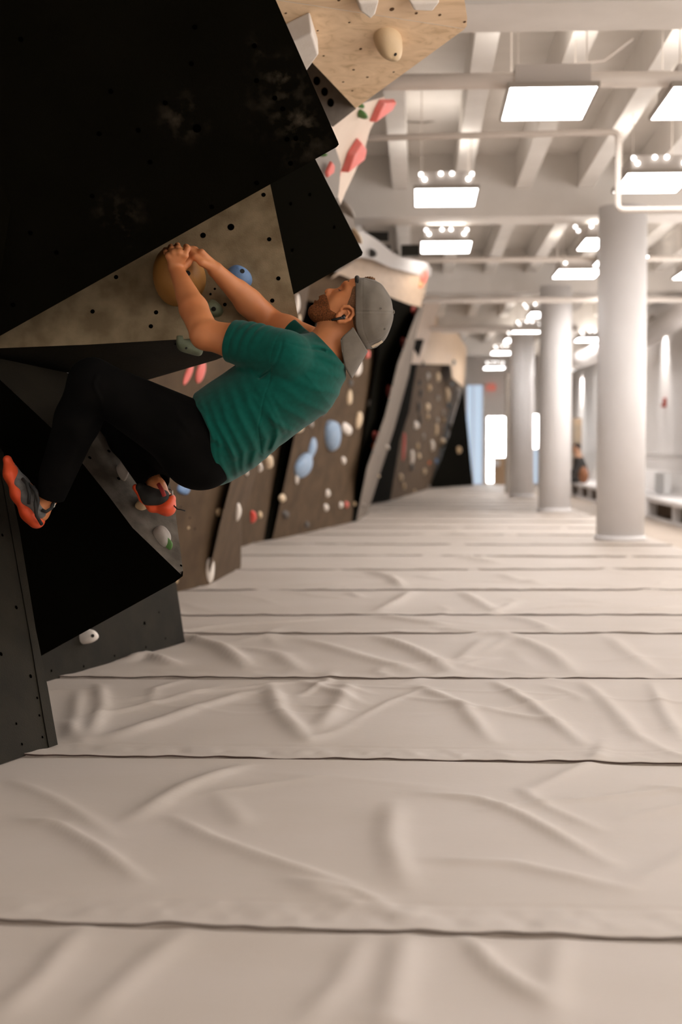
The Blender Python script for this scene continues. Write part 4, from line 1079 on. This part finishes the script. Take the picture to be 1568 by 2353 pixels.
# ---- hands
def fing(P, pts, r):
    pts = [K(*q) for q in pts]; rs = [r, r*.93, r*.86, r*.74]
    d = None
    for i in range(len(pts)-1):
        e = cone(P, pts[i], pts[i+1], rs[i], rs[i+1]); d = e if d is None else smin(d, e, .003)
    for i in (1, 2):
        if i < len(pts)-1: d = smin(d, np.linalg.norm(P-pts[i], axis=1)-rs[i]*1.10, .003)
    return d
FN = [([(425,587,.062), (430,573,.066), (428,567,.092), (426,574,.114)], .0090),
      ([(412,580,.056), (410,570,.064), (408,564,.096), (407,573,.120)], .0094),
      ([(399,581,.058), (395,572,.068), (393,567,.100), (393,576,.122)], .0092),
      ([(388,588,.064), (382,579,.076), (380,574,.104), (380,582,.122)], .0080)]
TN = [(416,616,.088), (432,604,.100), (437,585,.112), (434,572,.122)]
FF_ = [([(463,580,.100), (444,575,.108), (431,577,.130), (428,584,.145)], .0086),
       ([(464,583,.122), (446,573,.130), (433,574,.150), (430,582,.162)], .0090),
       ([(467,588,.140), (449,573,.152), (437,574,.170), (434,582,.178)], .0086),
       ([(470,595,.156), (454,580,.168), (443,580,.182), (441,588,.188)], .0074)]
TF = [(484,612,.112), (464,603,.092), (449,590,.092), (440,577,.104)]
def hand(P, wr, fings, th, kn, nrm):
    # palm: four metacarpals fanning from the wrist, webbed together
    d = None
    for (f, r) in fings:
        m = K(*f[0]); e = cone(P, wr+(m-wr)*.12, m, .0145, .0112); d = e if d is None else smin(d, e, .014)
    for (f, r) in fings: d = smin(d, fing(P, f, r), .0035)
    t = [K(*q) for q in th]
    e = cone(P, t[0], t[1], .0150, .0118); e = smin(e, cone(P, t[1], t[2], .0110, .0098), .004); e = smin(e, cone(P, t[2], t[3], .0098, .0078), .003)
    return smin(d, e, .008)
def hand_n(P):
    d = hand(P, WR_N, FN, TN, None, None)
    for (f, r) in FN: d = smin(d, np.linalg.norm(P-K(f[0][0], f[0][1], f[0][2]-.004), axis=1)-.0095, .006)
    return d
def hand_f(P):
    d = hand(P, WR_F, FF_, TF, None, None)
    return d
# ---- torso and legs
TOR = [(K(722, 842), .082), (K(682, 872), .105), (K(605, 925), .104), (K(530, 985), .106), (K(455, 1035), .108)]
STOR = np.array([1, .66, 1])
HIP_N = K(452, 1012, -.085); KN_N = K(212, 878, -.13); AN_N = K(112, 1142, -.01)
HIP_F = K(440, 1040, .085); KN_F = K(268, 955, .36); AN_F = K(362, 1120, .16)
def skin_upper(P):
    d = near(P, hp(-20, 12), .165, lambda Q: ears(Q, skull(Q))); d = neck(P, d)
    d = smin(d, chain(P, [(a, r-.014) for a, r in TOR], .05, STOR), .035)
    a = smin(arm_n(P), near(P, K(408, 590, .085), .085, hand_n), .010); b = smin(arm_f(P), near(P, K(462, 590, .14), .095, hand_f), .010)
    d = smin(d, a, .018); return smin(d, b, .018)
def leg(P, hp_, kn, an, g=0, r=(.088, .056, .055, .034)):
    c = kn*.68+an*.32
    d = cone(P, hp_, kn, r[0]+g, r[1]+g); d = smin(d, cone(P, kn, c, r[1]+g, r[2]+g), .02)
    return smin(d, cone(P, c, an, r[2]+g, r[3]+g), .02)
def foot_n(P, g=0):
    return chain(P, [(K(112, 1142, -.01), .034+g), (K(92, 1178, -.01), .031+g), (K(58, 1130, -.01), .033+g), (K(30, 1080, -.01), .020+g)], .02, np.array([1, .8, 1]))
def foot_f(P, g=0):
    return chain(P, [(K(362, 1120, .16), .033+g), (K(382, 1152, .16), .028+g), (K(350, 1146, .155), .028+g), (K(318, 1130, .15), .016+g)], .02, np.array([1, .85, 1]))
def skin_lower(P):
    d = smin(leg(P, HIP_N, KN_N, AN_N, -.012), foot_n(P, -.008), .02)
    e = smin(leg(P, HIP_F, KN_F, AN_F, -.012), foot_f(P, -.008), .02)
    t = chain(P, [(TOR[-2][0], TOR[-2][1]-.03), (TOR[-1][0], TOR[-1][1]-.02)], .03, STOR)
    return smin(smin(d, e, .03), t, .03)

M['skin'] = mat('skin', (.62,.245,.098), .48, (.50,.165,.058), 9, fac=(.3,.75), bump=.12, bscale=420, bdist=.0008, sss=.06, spec=.35)
M['shirt'] = mat('green_cotton', (.0032,.076,.056), .92, (.0025,.062,.045), 60, bump=.35, bscale=900, bdist=.0006, sheen=.12, spec=.06)
M['jeans'] = mat('black_trousers', (.0028,.0026,.0023), .95, (.005,.0045,.004), 12, bump=.3, bscale=600, bdist=.0005, spec=.05)
M['cap'] = mat('washed_grey_twill', (.165,.140,.112), .9, (.125,.105,.082), 22, fac=(.3,.7), bump=.4, bscale=800, bdist=.0005, sheen=.15, spec=.15)
M['capdark'] = mat('cap_thread', (.075,.062,.05), .9)
M['beard'] = mat('red_brown_beard', (.30,.095,.024), .8, (.10,.032,.009), 260, detail=3, fac=(.35,.65), bump=.9, bscale=900, bdist=.002, spec=.3)
M['hair'] = mat('short_brown_hair', (.12,.058,.026), .8, (.28,.14,.07), 300, detail=3, fac=(.35,.75), bump=.6, bscale=900, bdist=.001, spec=.2)
M['blackp'] = mat('black_plastic', (.006,.006,.006), .25)
M['shoe'] = mat('orange_rubber', (.80,.105,.03), .5, (.60,.06,.02), 14, fac=(.35,.75), spec=.3)
M['shoegrey'] = mat('grey_shoe_upper', (.15,.145,.135), .8, (.10,.095,.09), 60)
M['shoeblack'] = mat('black_shoe_strap', (.014,.013,.011), .8)
M['tagpatch'] = mat('tan_leather_tag', (.62,.50,.36), .7, (.5,.4,.28), 80)
M['metal'] = mat('buckle_metal', (.5,.48,.44), .3, metal=1.0)
M['reddish'] = mat('red_shoe_strap', (.35,.025,.02), .7)
M['eye'] = mat('eye_white', (.7,.66,.6), .2)

U1 = grow(lambda P: smin(skin_upper(P), skin_lower(P), .03), K(-30, 1250, -.30), K(915, 535, .60), .0023)
body = body_obj('body', U1, M['skin'], person)

# ---- t-shirt
FOLDS = [  # polyline in the side view, width, height of the fold
    ([(560,835),(600,905),(640,985),(628,1030)], 7, .0045), ([(590,865),(625,930),(652,990)], 6, .004), ([(545,850),(575,935),(612,1010),(605,1045)], 8, .006),
    ([(520,870),(548,950),(590,1035),(580,1066)], 8, .0065), ([(500,890),(520,960),(560,1040),(558,1080)], 7, .005), ([(478,910),(500,975),(540,1050)], 7, .005),
    ([(455,905),(478,965),(505,1020)], 6, .004), ([(620,860),(690,920),(750,950)], 8, .003), ([(640,850),(720,895),(775,905)], 8, .003), ([(600,880),(650,935),(700,965)], 8, .0035),
    ([(575,900),(625,965),(668,990)], 7, .004), ([(660,800),(730,815),(790,840)], 7, .0035), ([(662,790),(740,795),(780,812)], 5, .003), ([(660,825),(730,850),(795,870)], 9, .003),
    ([(500,1015),(505,1060),(525,1098)], 7, .005), ([(488,1000),(492,1050),(505,1095)], 5, .004), ([(520,1000),(540,1060),(545,1085)], 6, .004),
    ([(440,925),(470,960),(490,1010)], 5, .005), ([(620,940),(640,1000),(622,1036)], 6, .005), ([(690,768),(720,790),(750,800)], 5, .003), ([(651,775),(647,800),(636,832),(618,853),(596,868)], 3.2, -.0045), ([(655,786),(700,800),(745,806)], 2.6, -.0022)]
def foldfield(P, folds):
    Z = np.zeros(len(P)); X = P[:, 0]/P[:, 1]*FPX+W/2; Y = H/2-P[:, 2]/P[:, 1]*FPX
    for pts, w, a in folds:
        pts = np.array(pts, float); best = np.full(len(P), 1e3); tt = np.zeros(len(P)); n = len(pts)-1
        for k in range(n):
            A, B = pts[k], pts[k+1]; D = B-A; t = np.clip(((X-A[0])*D[0]+(Y-A[1])*D[1])/(D@D), 0, 1)
            q = np.hypot(X-A[0]-t*D[0], Y-A[1]-t*D[1]); m = q < best; best[m] = q[m]; tt[m] = (k+t[m])/n
        tp = np.clip(np.minimum(tt+.1, 1.25-tt)*3.5, 0, 1)*(.25+.95*tt)
        Z += a*tp*np.exp(-(best/w)**2)-.2*a*tp*np.exp(-((best-w*1.7)/(w*.9))**2)
    return Z
TS = [(K(735, 836), .072), (K(700, 866), .108), (K(640, 898), .120), (K(575, 945), .121), (K(517, 990), .126), (K(474, 1018), .131)]
SLV = K(527, 768, -.125)
def sleeve(P, S, E, t, g):
    m0 = S*.45+E*.55
    return cone(P, S, m0, .066+g, .063+g)
def shirt_f(P):
    d = chain(P, TS, .05, np.array([1, .70, 1]))
    # flatten the chest side
    sh = smin(cone(P, K(735, 816, 0), K(668, 818, -.13), .052, .064), cone(P, K(735, 812, 0), K(716, 800, .13), .052, .058), .03)
    d = smin(d, sh, .035)
    ax = (EL_N-SH_N)/np.linalg.norm(EL_N-SH_N); axf = (EL_F-SH_F)/np.linalg.norm(EL_F-SH_F)
    en = SH_N+(EL_N-SH_N)*.66; ef = SH_F+(EL_F-SH_F)*.38
    s1 = cone(P, SH_N+np.array([.0, 0, .0]), en, .070, .0615)
    q = P-SH_N; al = q@ax
    rr = np.abs(.0022*np.sin(al*130+q[:, 2]*30)+.0026*np.sin(al*80+1+q[:, 1]*22))*np.clip((q[:, 2]+.02)/.05, 0, 1)*np.clip(al/.03, 0, 1)
    s1 = s1-rr
    s1 = smax(s1, half(P, en, ax), .003)
    # turned hem line on the sleeve
    s1 = s1-.0010*np.exp(-((al-np.dot(en-SH_N, ax)+.018)/.0016)**2)
    d = smin(d, s1, .022)
    s2 = smax(cone(P, SH_F, ef, .062, .058), half(P, ef, axf), .003)
    d = smin(d, s2, .022)
    d = d-foldfield(P, FOLDS)*.9*np.clip((.06-(P[:, 1]-PD0))/.05, 0.3, 1)
    # sleeve seam
    sc = al-.008
    d = d+.0016*np.exp(-(sc/.0018)**2)*(np.abs(P[:, 1]-PD0+.16) < .12)
    # collar opening
    nd = cone(P, K(790, 742), K(748, 804), .058, .060)
    col = np.exp(-((nd-.003)/.004)**2)*.0022
    d = d-col
    nk = np.array([.62, 0, .40]); d = smax(d, half(P, K(752, 800), np.array([.60, 0, .55])), .004)
    d = smax(d, -nd, .002)
    # hem: plane across the hips plus a hollow below it
    X = P[:, 0]/P[:, 1]*FPX+W/2; Y = H/2-P[:, 2]/P[:, 1]*FPX
    hx = np.interp(Y, [880, 905, 916, 950, 993, 1030, 1073, 1104, 1130], [452, 440, 439, 462, 482, 484, 482, 492, 520])
    d = smax(d, (hx-X)*PX*.9, .003)
    inner = smax(chain(P, [(a, r-.006) for a, r in TS[3:]], .05, np.array([1, .70, 1])), -((hx+14)-X)*PX, .002)
    d = smax(d, -smax(inner, (X-hx-14)*PX, .002), .002)
    return d
SV = grow(shirt_f, K(425, 1135, -.29), K(830, 720, .36), .0022)
shirt = body_obj('t_shirt', SV, M['shirt'], person)
# ---- trousers
PF_ = [([(235,925),(215,890),(222,862)], 5, .004), ([(240,945),(225,905),(215,880)], 4, .003), ([(340,960),(370,990),(420,1000)], 8, .003), ([(400,920),(410,960),(440,1000)], 6, .003),
       ([(150,1050),(140,1090),(120,1120)], 6, .003), ([(180,1000),(165,1060),(150,1100)], 8, .003), ([(360,900),(390,920),(430,925)], 5, .003)]
def trousers(P):
    a = leg(P, HIP_N, KN_N, AN_N, .010, (.100, .056, .055, .036))
    b = leg(P, HIP_F, KN_F, AN_F, .010, (.096, .056, .054, .036))
    t = chain(P, [(K(512, 1006), .100), (K(462, 1032), .114)], .03, STOR)
    t = smin(t, ell(P, K(462, 1060, -.07), (.092, .085, .078)), .04); t = smin(t, ell(P, K(462, 1060, .07), (.092, .085, .078)), .04)
    d = smin(t, a, .045); d = smin(d, b, .03)
    d = d-foldfield(P, PF_)
    dn = (AN_N-KN_N)/np.linalg.norm(AN_N-KN_N); df = (AN_F-KN_F)/np.linalg.norm(AN_F-KN_F)
    cutn = np.where(leg(P, HIP_N, KN_N, AN_N, .03) < leg(P, HIP_F, KN_F, AN_F, .03), half(P, AN_N-dn*.005, dn), half(P, AN_F-df*.012, df))
    d = smax(d, cutn, .003)
    d = smax(d, -cone(P, AN_N-dn*.03, AN_N+dn*.05, .040, .041), .002)
    return smax(d, -cone(P, AN_F-df*.03, AN_F+df*.05, .040, .041), .002)
TV = grow(trousers, K(40, 1200, -.32), K(560, 800, .56), .0032)
tr = body_obj('trousers', TV, M['jeans'], person)
# ---- cap
def rimx(Y): return 817.5+np.clip((Y-738)/66, 0, 2)**2*26
def cap_f(P):
    X = P[:, 0]/P[:, 1]*FPX+W/2; Y = H/2-P[:, 2]/P[:, 1]*FPX; w = (P[:, 1]-PD0)/PX
    d = ell(P, K(835, 721), (69.5*p1, 80*p1, 83*p1))
    d = smin(d, ell(P, K(850, 735), (45*p1, 60*p1, 62*p1)), .01)
    # folds pressed into the washed cotton
    d = d-.0014*np.sin(X*.11+Y*.05+w*.05)*np.sin(Y*.07-X*.03)-.0010*np.sin(X*.2-w*.09)
    # panel seams run from the button
    cx, cy = 903, 717
    an = np.arctan2(w, Y-718)
    for a0 in (0, 1.047, 2.094, 3.1416, -1.047, -2.094):
        q = np.abs(np.arctan2(np.sin(an-a0-.5), np.cos(an-a0-.5)))*np.hypot(w, Y-718)
        d = d+.0011*np.exp(-(q/1.3)**2)-.0005*np.exp(-((q-4)/1.5)**2)
    d = smax(d, (rimx(Y)-X)*PX, .002)
    # band seam
    d = d+.0009*np.exp(-((X-rimx(Y)-16)/1.1)**2)
    gap = ell(P, K(817, 642, 0), (14*p1, 26*p1, 15*p1))
    return smax(d, -gap, .003)
CV = grow(cap_f, K(806, 815, -.125), K(912, 628, .125), .0017)
capo = body_obj('cap', CV, M['cap'], person)
# visor: curved stiff brim, worn to the back
def brim_pt(s, t, o=0.0):
    s2 = s*s
    rx = 843+(811-843)*s2; ry = 806+(752-806)*s2
    Ln = 72*(1-.10*abs(s)**6); ex_, ey_ = -.50, .866
    px = rx+ex_*Ln*t-8*math.sin(math.pi*t)*s2*s2; py = ry+ey_*Ln*t
    if abs(s) > .55: 
        k = (abs(s)-.55)/.45; px -= k*k*t*(t)*6; py -= k*k*t*t*26; px += k*k*t*t*10
    return K(px+o*.86, py+o*.5, s*74*PX*(1-.10*t*t))
V = []; F = []; NS, NT = 48, 20
for lay in (0, 1):
    for i in range(NS+1):
        for j in range(NT+1): V.append(Wd(brim_pt(-1+2*i/NS, j/NT, lay*3.2)))
nn_ = (NS+1)*(NT+1); ix = lambda l, i, j: l*nn_+i*(NT+1)+j
for i in range(NS):
    for j in range(NT):
        F.append((ix(0,i,j), ix(0,i,j+1), ix(0,i+1,j+1), ix(0,i+1,j))); F.append((ix(1,i,j), ix(1,i+1,j), ix(1,i+1,j+1), ix(1,i,j+1)))
    F.append((ix(0,i,NT), ix(1,i,NT), ix(1,i+1,NT), ix(0,i+1,NT))); F.append((ix(0,i,0), ix(0,i+1,0), ix(1,i+1,0), ix(1,i,0)))
for i in (0, NS):
    for j in range(NT): F.append((ix(0,i,j), ix(1,i,j), ix(1,i,j+1), ix(0,i,j+1)))
vb = mesh_obj('brim', V, F, M['cap'], capo, True)
bmx = bmesh.new(); bmx.from_mesh(vb.data); bmesh.ops.recalc_face_normals(bmx, faces=bmx.faces); bmx.to_mesh(vb.data); bmx.free()
MB().tube([Wd(K(902,717)), Wd(K(906,716.5)), Wd(K(907.5,716.3))], [.0062, .0060, .003], 16).build('button', M['cap'], capo, True)
def oncap(px, py, sgn=-1):
    """point on the near side of the crown"""
    r = np.array([(px-W/2)/FPX, 1, (H/2-py)/FPX]); ts = np.linspace(PD0-.12, PD0+.0, 120); P = ts[:, None]*r[None]
    d = cap_f(P); k = np.argmax(d < 0); return P[k]
for (px, py) in ((875, 709), (884, 756)):
    c = oncap(px, py); n_ = c-K(835, 721); n_ /= np.linalg.norm(n_); T = MB()
    a = np.cross(n_, [0, 0, 1]); a /= np.linalg.norm(a); b = np.cross(n_, a)
    ring = [Wd(c+n_*.0006+(a*math.cos(t)+b*math.sin(t))*.0032) for t in np.linspace(0, 2*math.pi, 15)]
    T.tube(ring, .0009, 6, caps=False); T.disc(Wd(c+n_*.0006), Wd(c+n_)-Wd(c), .0025, 12, 1)
    T.build('eyelet', [M['cap'], M['capdark']], capo, True)
# stitched tag patch at the lower edge, strap at the forehead
def capn(p):
    e = .001; g = np.array([cap_f((p+np.eye(3)[i]*e)[None])[0]-cap_f((p-np.eye(3)[i]*e)[None])[0] for i in range(3)]); return g/np.linalg.norm(g)
G2 = []; NU, NVV = 10, 4
for i in range(NU+1):
    for j in range(NVV+1):
        px = 853+(875-853)*i/NU+ (j/NVV)*5; py = 795+(778-795)*i/NU+(j/NVV)*7
        w_ = -.012+(i/NU)*0.0-.020*(1-j/NVV)
        c0 = K(835, 721); r = K(px, py, w_)-c0; tt_ = np.linspace(.3, 1.6, 400); PP = c0+tt_[:, None]*r[None]; kk = np.argmax(cap_f(PP) > 0)
        G2.append(Wd(c0+tt_[kk]*r+r/np.linalg.norm(r)*.0016))
mesh_obj('label_patch', G2, [(i*(NVV+1)+j, i*(NVV+1)+j+1, (i+1)*(NVV+1)+j+1, (i+1)*(NVV+1)+j) for i in range(NU) for j in range(NVV)], M['tagpatch'], capo, True)
MB().tube([Wd(K(825, 655, -.062)), Wd(K(822, 648, -.050)), Wd(K(821, 642, -.030)), Wd(K(821, 638.5, 0)), Wd(K(821, 641, .030)), Wd(K(820, 647, .050))], .0075, 10).build('strap', M['shoeblack'], capo, True)
MB().tube([Wd(K(827, 655.5, -.040)), Wd(K(831, 655, -.041)), Wd(K(833, 649, -.038)), Wd(K(831, 645, -.035))], .0016, 8).build('buckle', M['metal'], capo, True)
# ---- hair and beard
def hair_f(P):
    d = ell(P, hp(-4, -3), (67.5*p1, 72.5*p1, 61*p1), HR)
    X = P[:, 0]/P[:, 1]*FPX+W/2; Y = H/2-P[:, 2]/P[:, 1]*FPX
    lim = np.interp(Y, [655, 680, 700, 714, 730, 760, 790], [812, 806, 797, 788, 806, 800, 800])
    return smax(smax(d, (lim-X)*PX, .002), (X-826)*PX, .002)
HV = grow(hair_f, K(775, 800, -.10), K(835, 630, .10), .0022)
body_obj('hair', HV, M['hair'], person)
tuft = ell
TV2 = grow(lambda P: ell(P, K(848, 642.5, .0), (15*p1, 30*p1, 5*p1))-.0012*np.sin(P[:, 0]*900), K(828, 655, -.05), K(870, 630, .05), .002)
body_obj('hair', TV2, M['hair'], person)
def beard_f(P):
    b = smin(ell(P, hp(-98, 46), (15*p1, 18*p1, 21*p1), HR), cone(P, hp(-66, 62, -12), hp(-66, 62, 12), 9*p1, 9*p1), .008)
    sk = skull(P)
    r_ = sk-.0042
    # jaw mask
    q = (P-HC)@HR/PX; u, n, w = q[:, 0], q[:, 1], np.abs(q[:, 2])
    top = np.interp(n, [-20, -2, 10, 28, 45, 60, 75], [-30, -33, -60, -68, -62, -57, -57])
    m = (u-top)*PX
    r_ = smax(r_, m, .004); r_ = smax(r_, (-14-n)*PX, .004)
    b = smin(r_, b, .006)
    b = smax(b, -ell(P, hp(-76, 70), (5*p1, 8*p1, 17*p1), HR), .003)
    b = smax(b, -ell(P, hp(-57, 72), (8*p1, 10*p1, 16*p1), HR), .003)
    ns = np.sin(P[:, 0]*1400+np.sin(P[:, 2]*900))*np.sin(P[:, 2]*1300+P[:, 1]*700)
    return b-.0013*ns
BV = grow(beard_f, K(690, 765, -.085), K(800, 640, .085), .0017)
body_obj('beard', BV, M['beard'], person)
for s in (-1, 1):
    BR = grow(lambda P: chain(P, [(hp(1, 66, s*10), 2.6*p1), (hp(3, 62.5, s*24), 3*p1), (hp(-3, 52, s*38), 1.6*p1)], .002)-.0004*np.sin(P[:, 2]*2500), hp(0, 60, s*24)-.035, hp(0, 60, s*24)+.035, .0013)
    body_obj('eyebrow', BR, M['hair'], person)
    LS = MB().tube([Wd(hp(-23.5, 58.5, s*13)), Wd(hp(-25, 60.5, s*18)), Wd(hp(-25, 59.5, s*24)), Wd(hp(-25, 55, s*31))], .0010, 6).build('eyelash', M['capdark'], person)
# ---- earbud
e_ = lambda px, py, w: Wd(K(px, py, -w*PX))
bud = MB().tube([e_(762,735.5,60), e_(764,735.2,61.5), e_(775,733,66), e_(784,731,67), e_(788,730.5,67)], [.0022, .0036, .0040, .0046, .0050], 12).build('earbud', M['blackp'], person, True)
EV = grow(lambda P: ell(P, K(790.5, 730, -64*PX), (6.2*p1, 5*p1, 7*p1)), K(780, 742, -.11), K(802, 718, -.06), .0014)
body_obj('earbud_tip', EV, M['blackp'], bud)
# ---- shoes
def sole_n(P):
    d = chain(P, [(K(17, 1056, -.01), .0125), (K(27, 1090, -.01), .019), (K(45, 1135, -.01), .021), (K(68, 1178, -.01), .022), (K(84, 1196, -.01), .024)], .024, np.array([1, .55, 1]))
    return smax(d, -smax(foot_n(P, .004), -(P[:, 0]-K(24, 1100)[0]), .004), .004) if False else d
def upper_n(P):
    d = chain(P, [(K(29, 1072, -.01), .010), (K(48, 1112, -.01), .022), (K(70, 1146, -.01), .029), (K(92, 1176, -.01), .027)], .016, np.array([1, .62, 1]))
    return smax(d, -cone(P, K(108, 1150, -.01), K(135, 1120, -.01), .030, .034), .004)
s_n = body_obj('shoe', grow(sole_n, K(-20, 1240, -.12), K(130, 1025, .10), .0025), M['shoe'], person, 'left climbing shoe with orange sole and grey upper')
body_obj('upper', grow(upper_n, K(-10, 1225, -.12), K(140, 1040, .10), .0025), M['shoegrey'], s_n)
T = MB()
for pts in ([(52,1100,-.052), (62,1112,-.066), (68,1135,-.072), (66,1158,-.066)], [(66,1112,-.055), (82,1128,-.068), (88,1150,-.072), (82,1178,-.066)], [(76,1118,-.05), (84,1130,-.058), (81,1158,-.074), (84,1185,-.072), (96,1205,-.050)], [(96,1172,-.050), (106,1176,-.048), (118,1168,-.040), (122,1156,-.030)]):
    T.tube([Wd(K(*q)) for q in pts], .0052, 8)
T.build('strap', M['shoeblack'], s_n, True)
MB().tube([Wd(K(119,1168,-.036)), Wd(K(125,1164,-.036)), Wd(K(127,1156,-.034)), Wd(K(122,1152,-.034))], .0018, 8).build('pull_loop', M['metal'], s_n, True)
def sole_f(P):
    d = chain(P, [(K(312, 1120, .145), .0105), (K(328, 1146, .15), .0085), (K(350, 1166, .155), .0125), (K(384, 1166, .16), .024), (K(393, 1146, .16), .015)], .016, np.array([1, .6, 1]))
    return d
def upper_f(P):
    d = chain(P, [(K(322, 1121, .142), .015), (K(345, 1140, .148), .027), (K(370, 1144, .153), .029)], .016, np.array([1, .66, 1]))
    return d
s_f = body_obj('shoe', grow(sole_f, K(290, 1210, .04), K(425, 1090, .27), .0025), M['shoe'], person, 'right climbing shoe with orange heel')
body_obj('upper', grow(upper_f, K(290, 1190, .04), K(420, 1080, .27), .0025), M['shoeblack'], s_f)
MB().tube([Wd(K(364,1112,.105)), Wd(K(372,1125,.095)), Wd(K(378,1140,.092))], .0065, 8).build('strap', M['reddish'], s_f, True)
MB().tube([Wd(K(388,1124,.125)), Wd(K(396,1128,.12)), Wd(K(397,1137,.12)), Wd(K(389,1139,.125))], .0022, 8).build('pull_loop', M['metal'], s_f, True)
MB().tube([Wd(K(398,1160,.14)), Wd(K(408,1170,.13)), Wd(K(416,1171,.13)), Wd(K(426,1174,.13))], .0022, 8).build('lace_end', M['shoeblack'], s_f, True)
# shirt neck label and belt loops stay small
T = MB(); T.tube([Wd(K(441,940,-.085)), Wd(K(448,955,-.098)), Wd(K(452,962,-.102))], .0035, 6); T.build('belt_loop', M['jeans'], tr, True)

# ================================================================ person seated on the far bench
def seated(cx, cy, d):
    o = U(cx, cy, d); e = empty('person', (o.x, o.y, .20), 'distant seated person in a dark jacket on the white bench beside the second column', 'person')
    def c(dx, dy, dz): return np.array([o.x+dx, o.y+dy, .20+dz])
    def bf(P):
        q = chain(P, [(c(0, 0, .08), .13), (c(.0, .02, .30), .14), (c(-.03, 0, .46), .12)], .05)
        q = smin(q, cone(P, c(-.05, 0, .50), c(-.06, 0, .60), .055, .05), .03)
        q = smin(q, ell(P, c(-.08, -.01, .70), (.085, .075, .115)), .02)
        for s in (-.10, .10):
            q = smin(q, chain(P, [(c(0, s, .07), .085), (c(-.42, s, .06), .065), (c(-.48, s, -.25), .05)], .03), .03)
            q = smin(q, chain(P, [(c(-.03, s*1.7, .45), .055), (c(-.12, s*2, .22), .045), (c(-.30, s, .16), .035)], .03), .03)
        q = smin(q, cone(P, c(-.15, -.01, .68), c(-.165, -.01, .665), .02, .015), .01)
        return q
    V, F = grow(bf, c(-.7, -.4, -.36), c(.3, .4, .9), .018)
    me = bpy.data.meshes.new('body'); org = np.array(e.location)
    me.from_pydata((V-org).tolist(), [], F.tolist()); me.polygons.foreach_set('use_smooth', [True]*len(F))
    skin2 = mat('far_skin', (.42, .23, .14), .6); jk = mat('far_jacket', (.028, .025, .022), .8)
    me.materials.append(jk); me.materials.append(skin2)
    mi = []
    for p in me.polygons:
        z = p.center.z; mi.append(1 if (z > .53 or (p.center.x < -.26 and .1 < z < .22)) else 0)
    me.polygons.foreach_set('material_index', mi)
    b = bpy.data.objects.new('body', me); COL.objects.link(b); b.parent = e
    Vh, Fh = grow(lambda P: smax(ell(P, c(-.065, 0, .735), (.092, .085, .095)), -half(P, c(-.09, 0, .69), (.75, 0, 1.0)), .01), c(-.3, -.2, .5), c(.1, .2, .95), .014)
    mh = bpy.data.meshes.new('hair'); mh.from_pydata((Vh-org).tolist(), [], Fh.tolist()); mh.materials.append(mat('far_hair', (.03, .018, .012), .8))
    b2 = bpy.data.objects.new('hair', mh); COL.objects.link(b2); b2.parent = e
seated(1334, 1100, 29.5)
bgp = U(1342, 1100, 28.9)
def bagf(P):
    q = ell(P, np.array([bgp.x, bgp.y, .36]), (.10, .14, .18)); return q
V, F = grow(bagf, (bgp.x-.3, bgp.y-.3, 0), (bgp.x+.3, bgp.y+.3, .7), .02)
bagm = bpy.data.meshes.new('backpack'); bo = np.array([bgp.x, bgp.y, .20]); V[:, 2] = np.maximum(V[:, 2], .202)
bagm.from_pydata((V-bo).tolist(), [], F.tolist()); bagm.materials.append(mat('brown_bag', (.30, .12, .05), .7, (.2, .08, .04), 12))
bag = bpy.data.objects.new('backpack', bagm); COL.objects.link(bag); bag.location = bo
tag(bag, 'brown bag on the bench next to the distant seated person', 'bag')
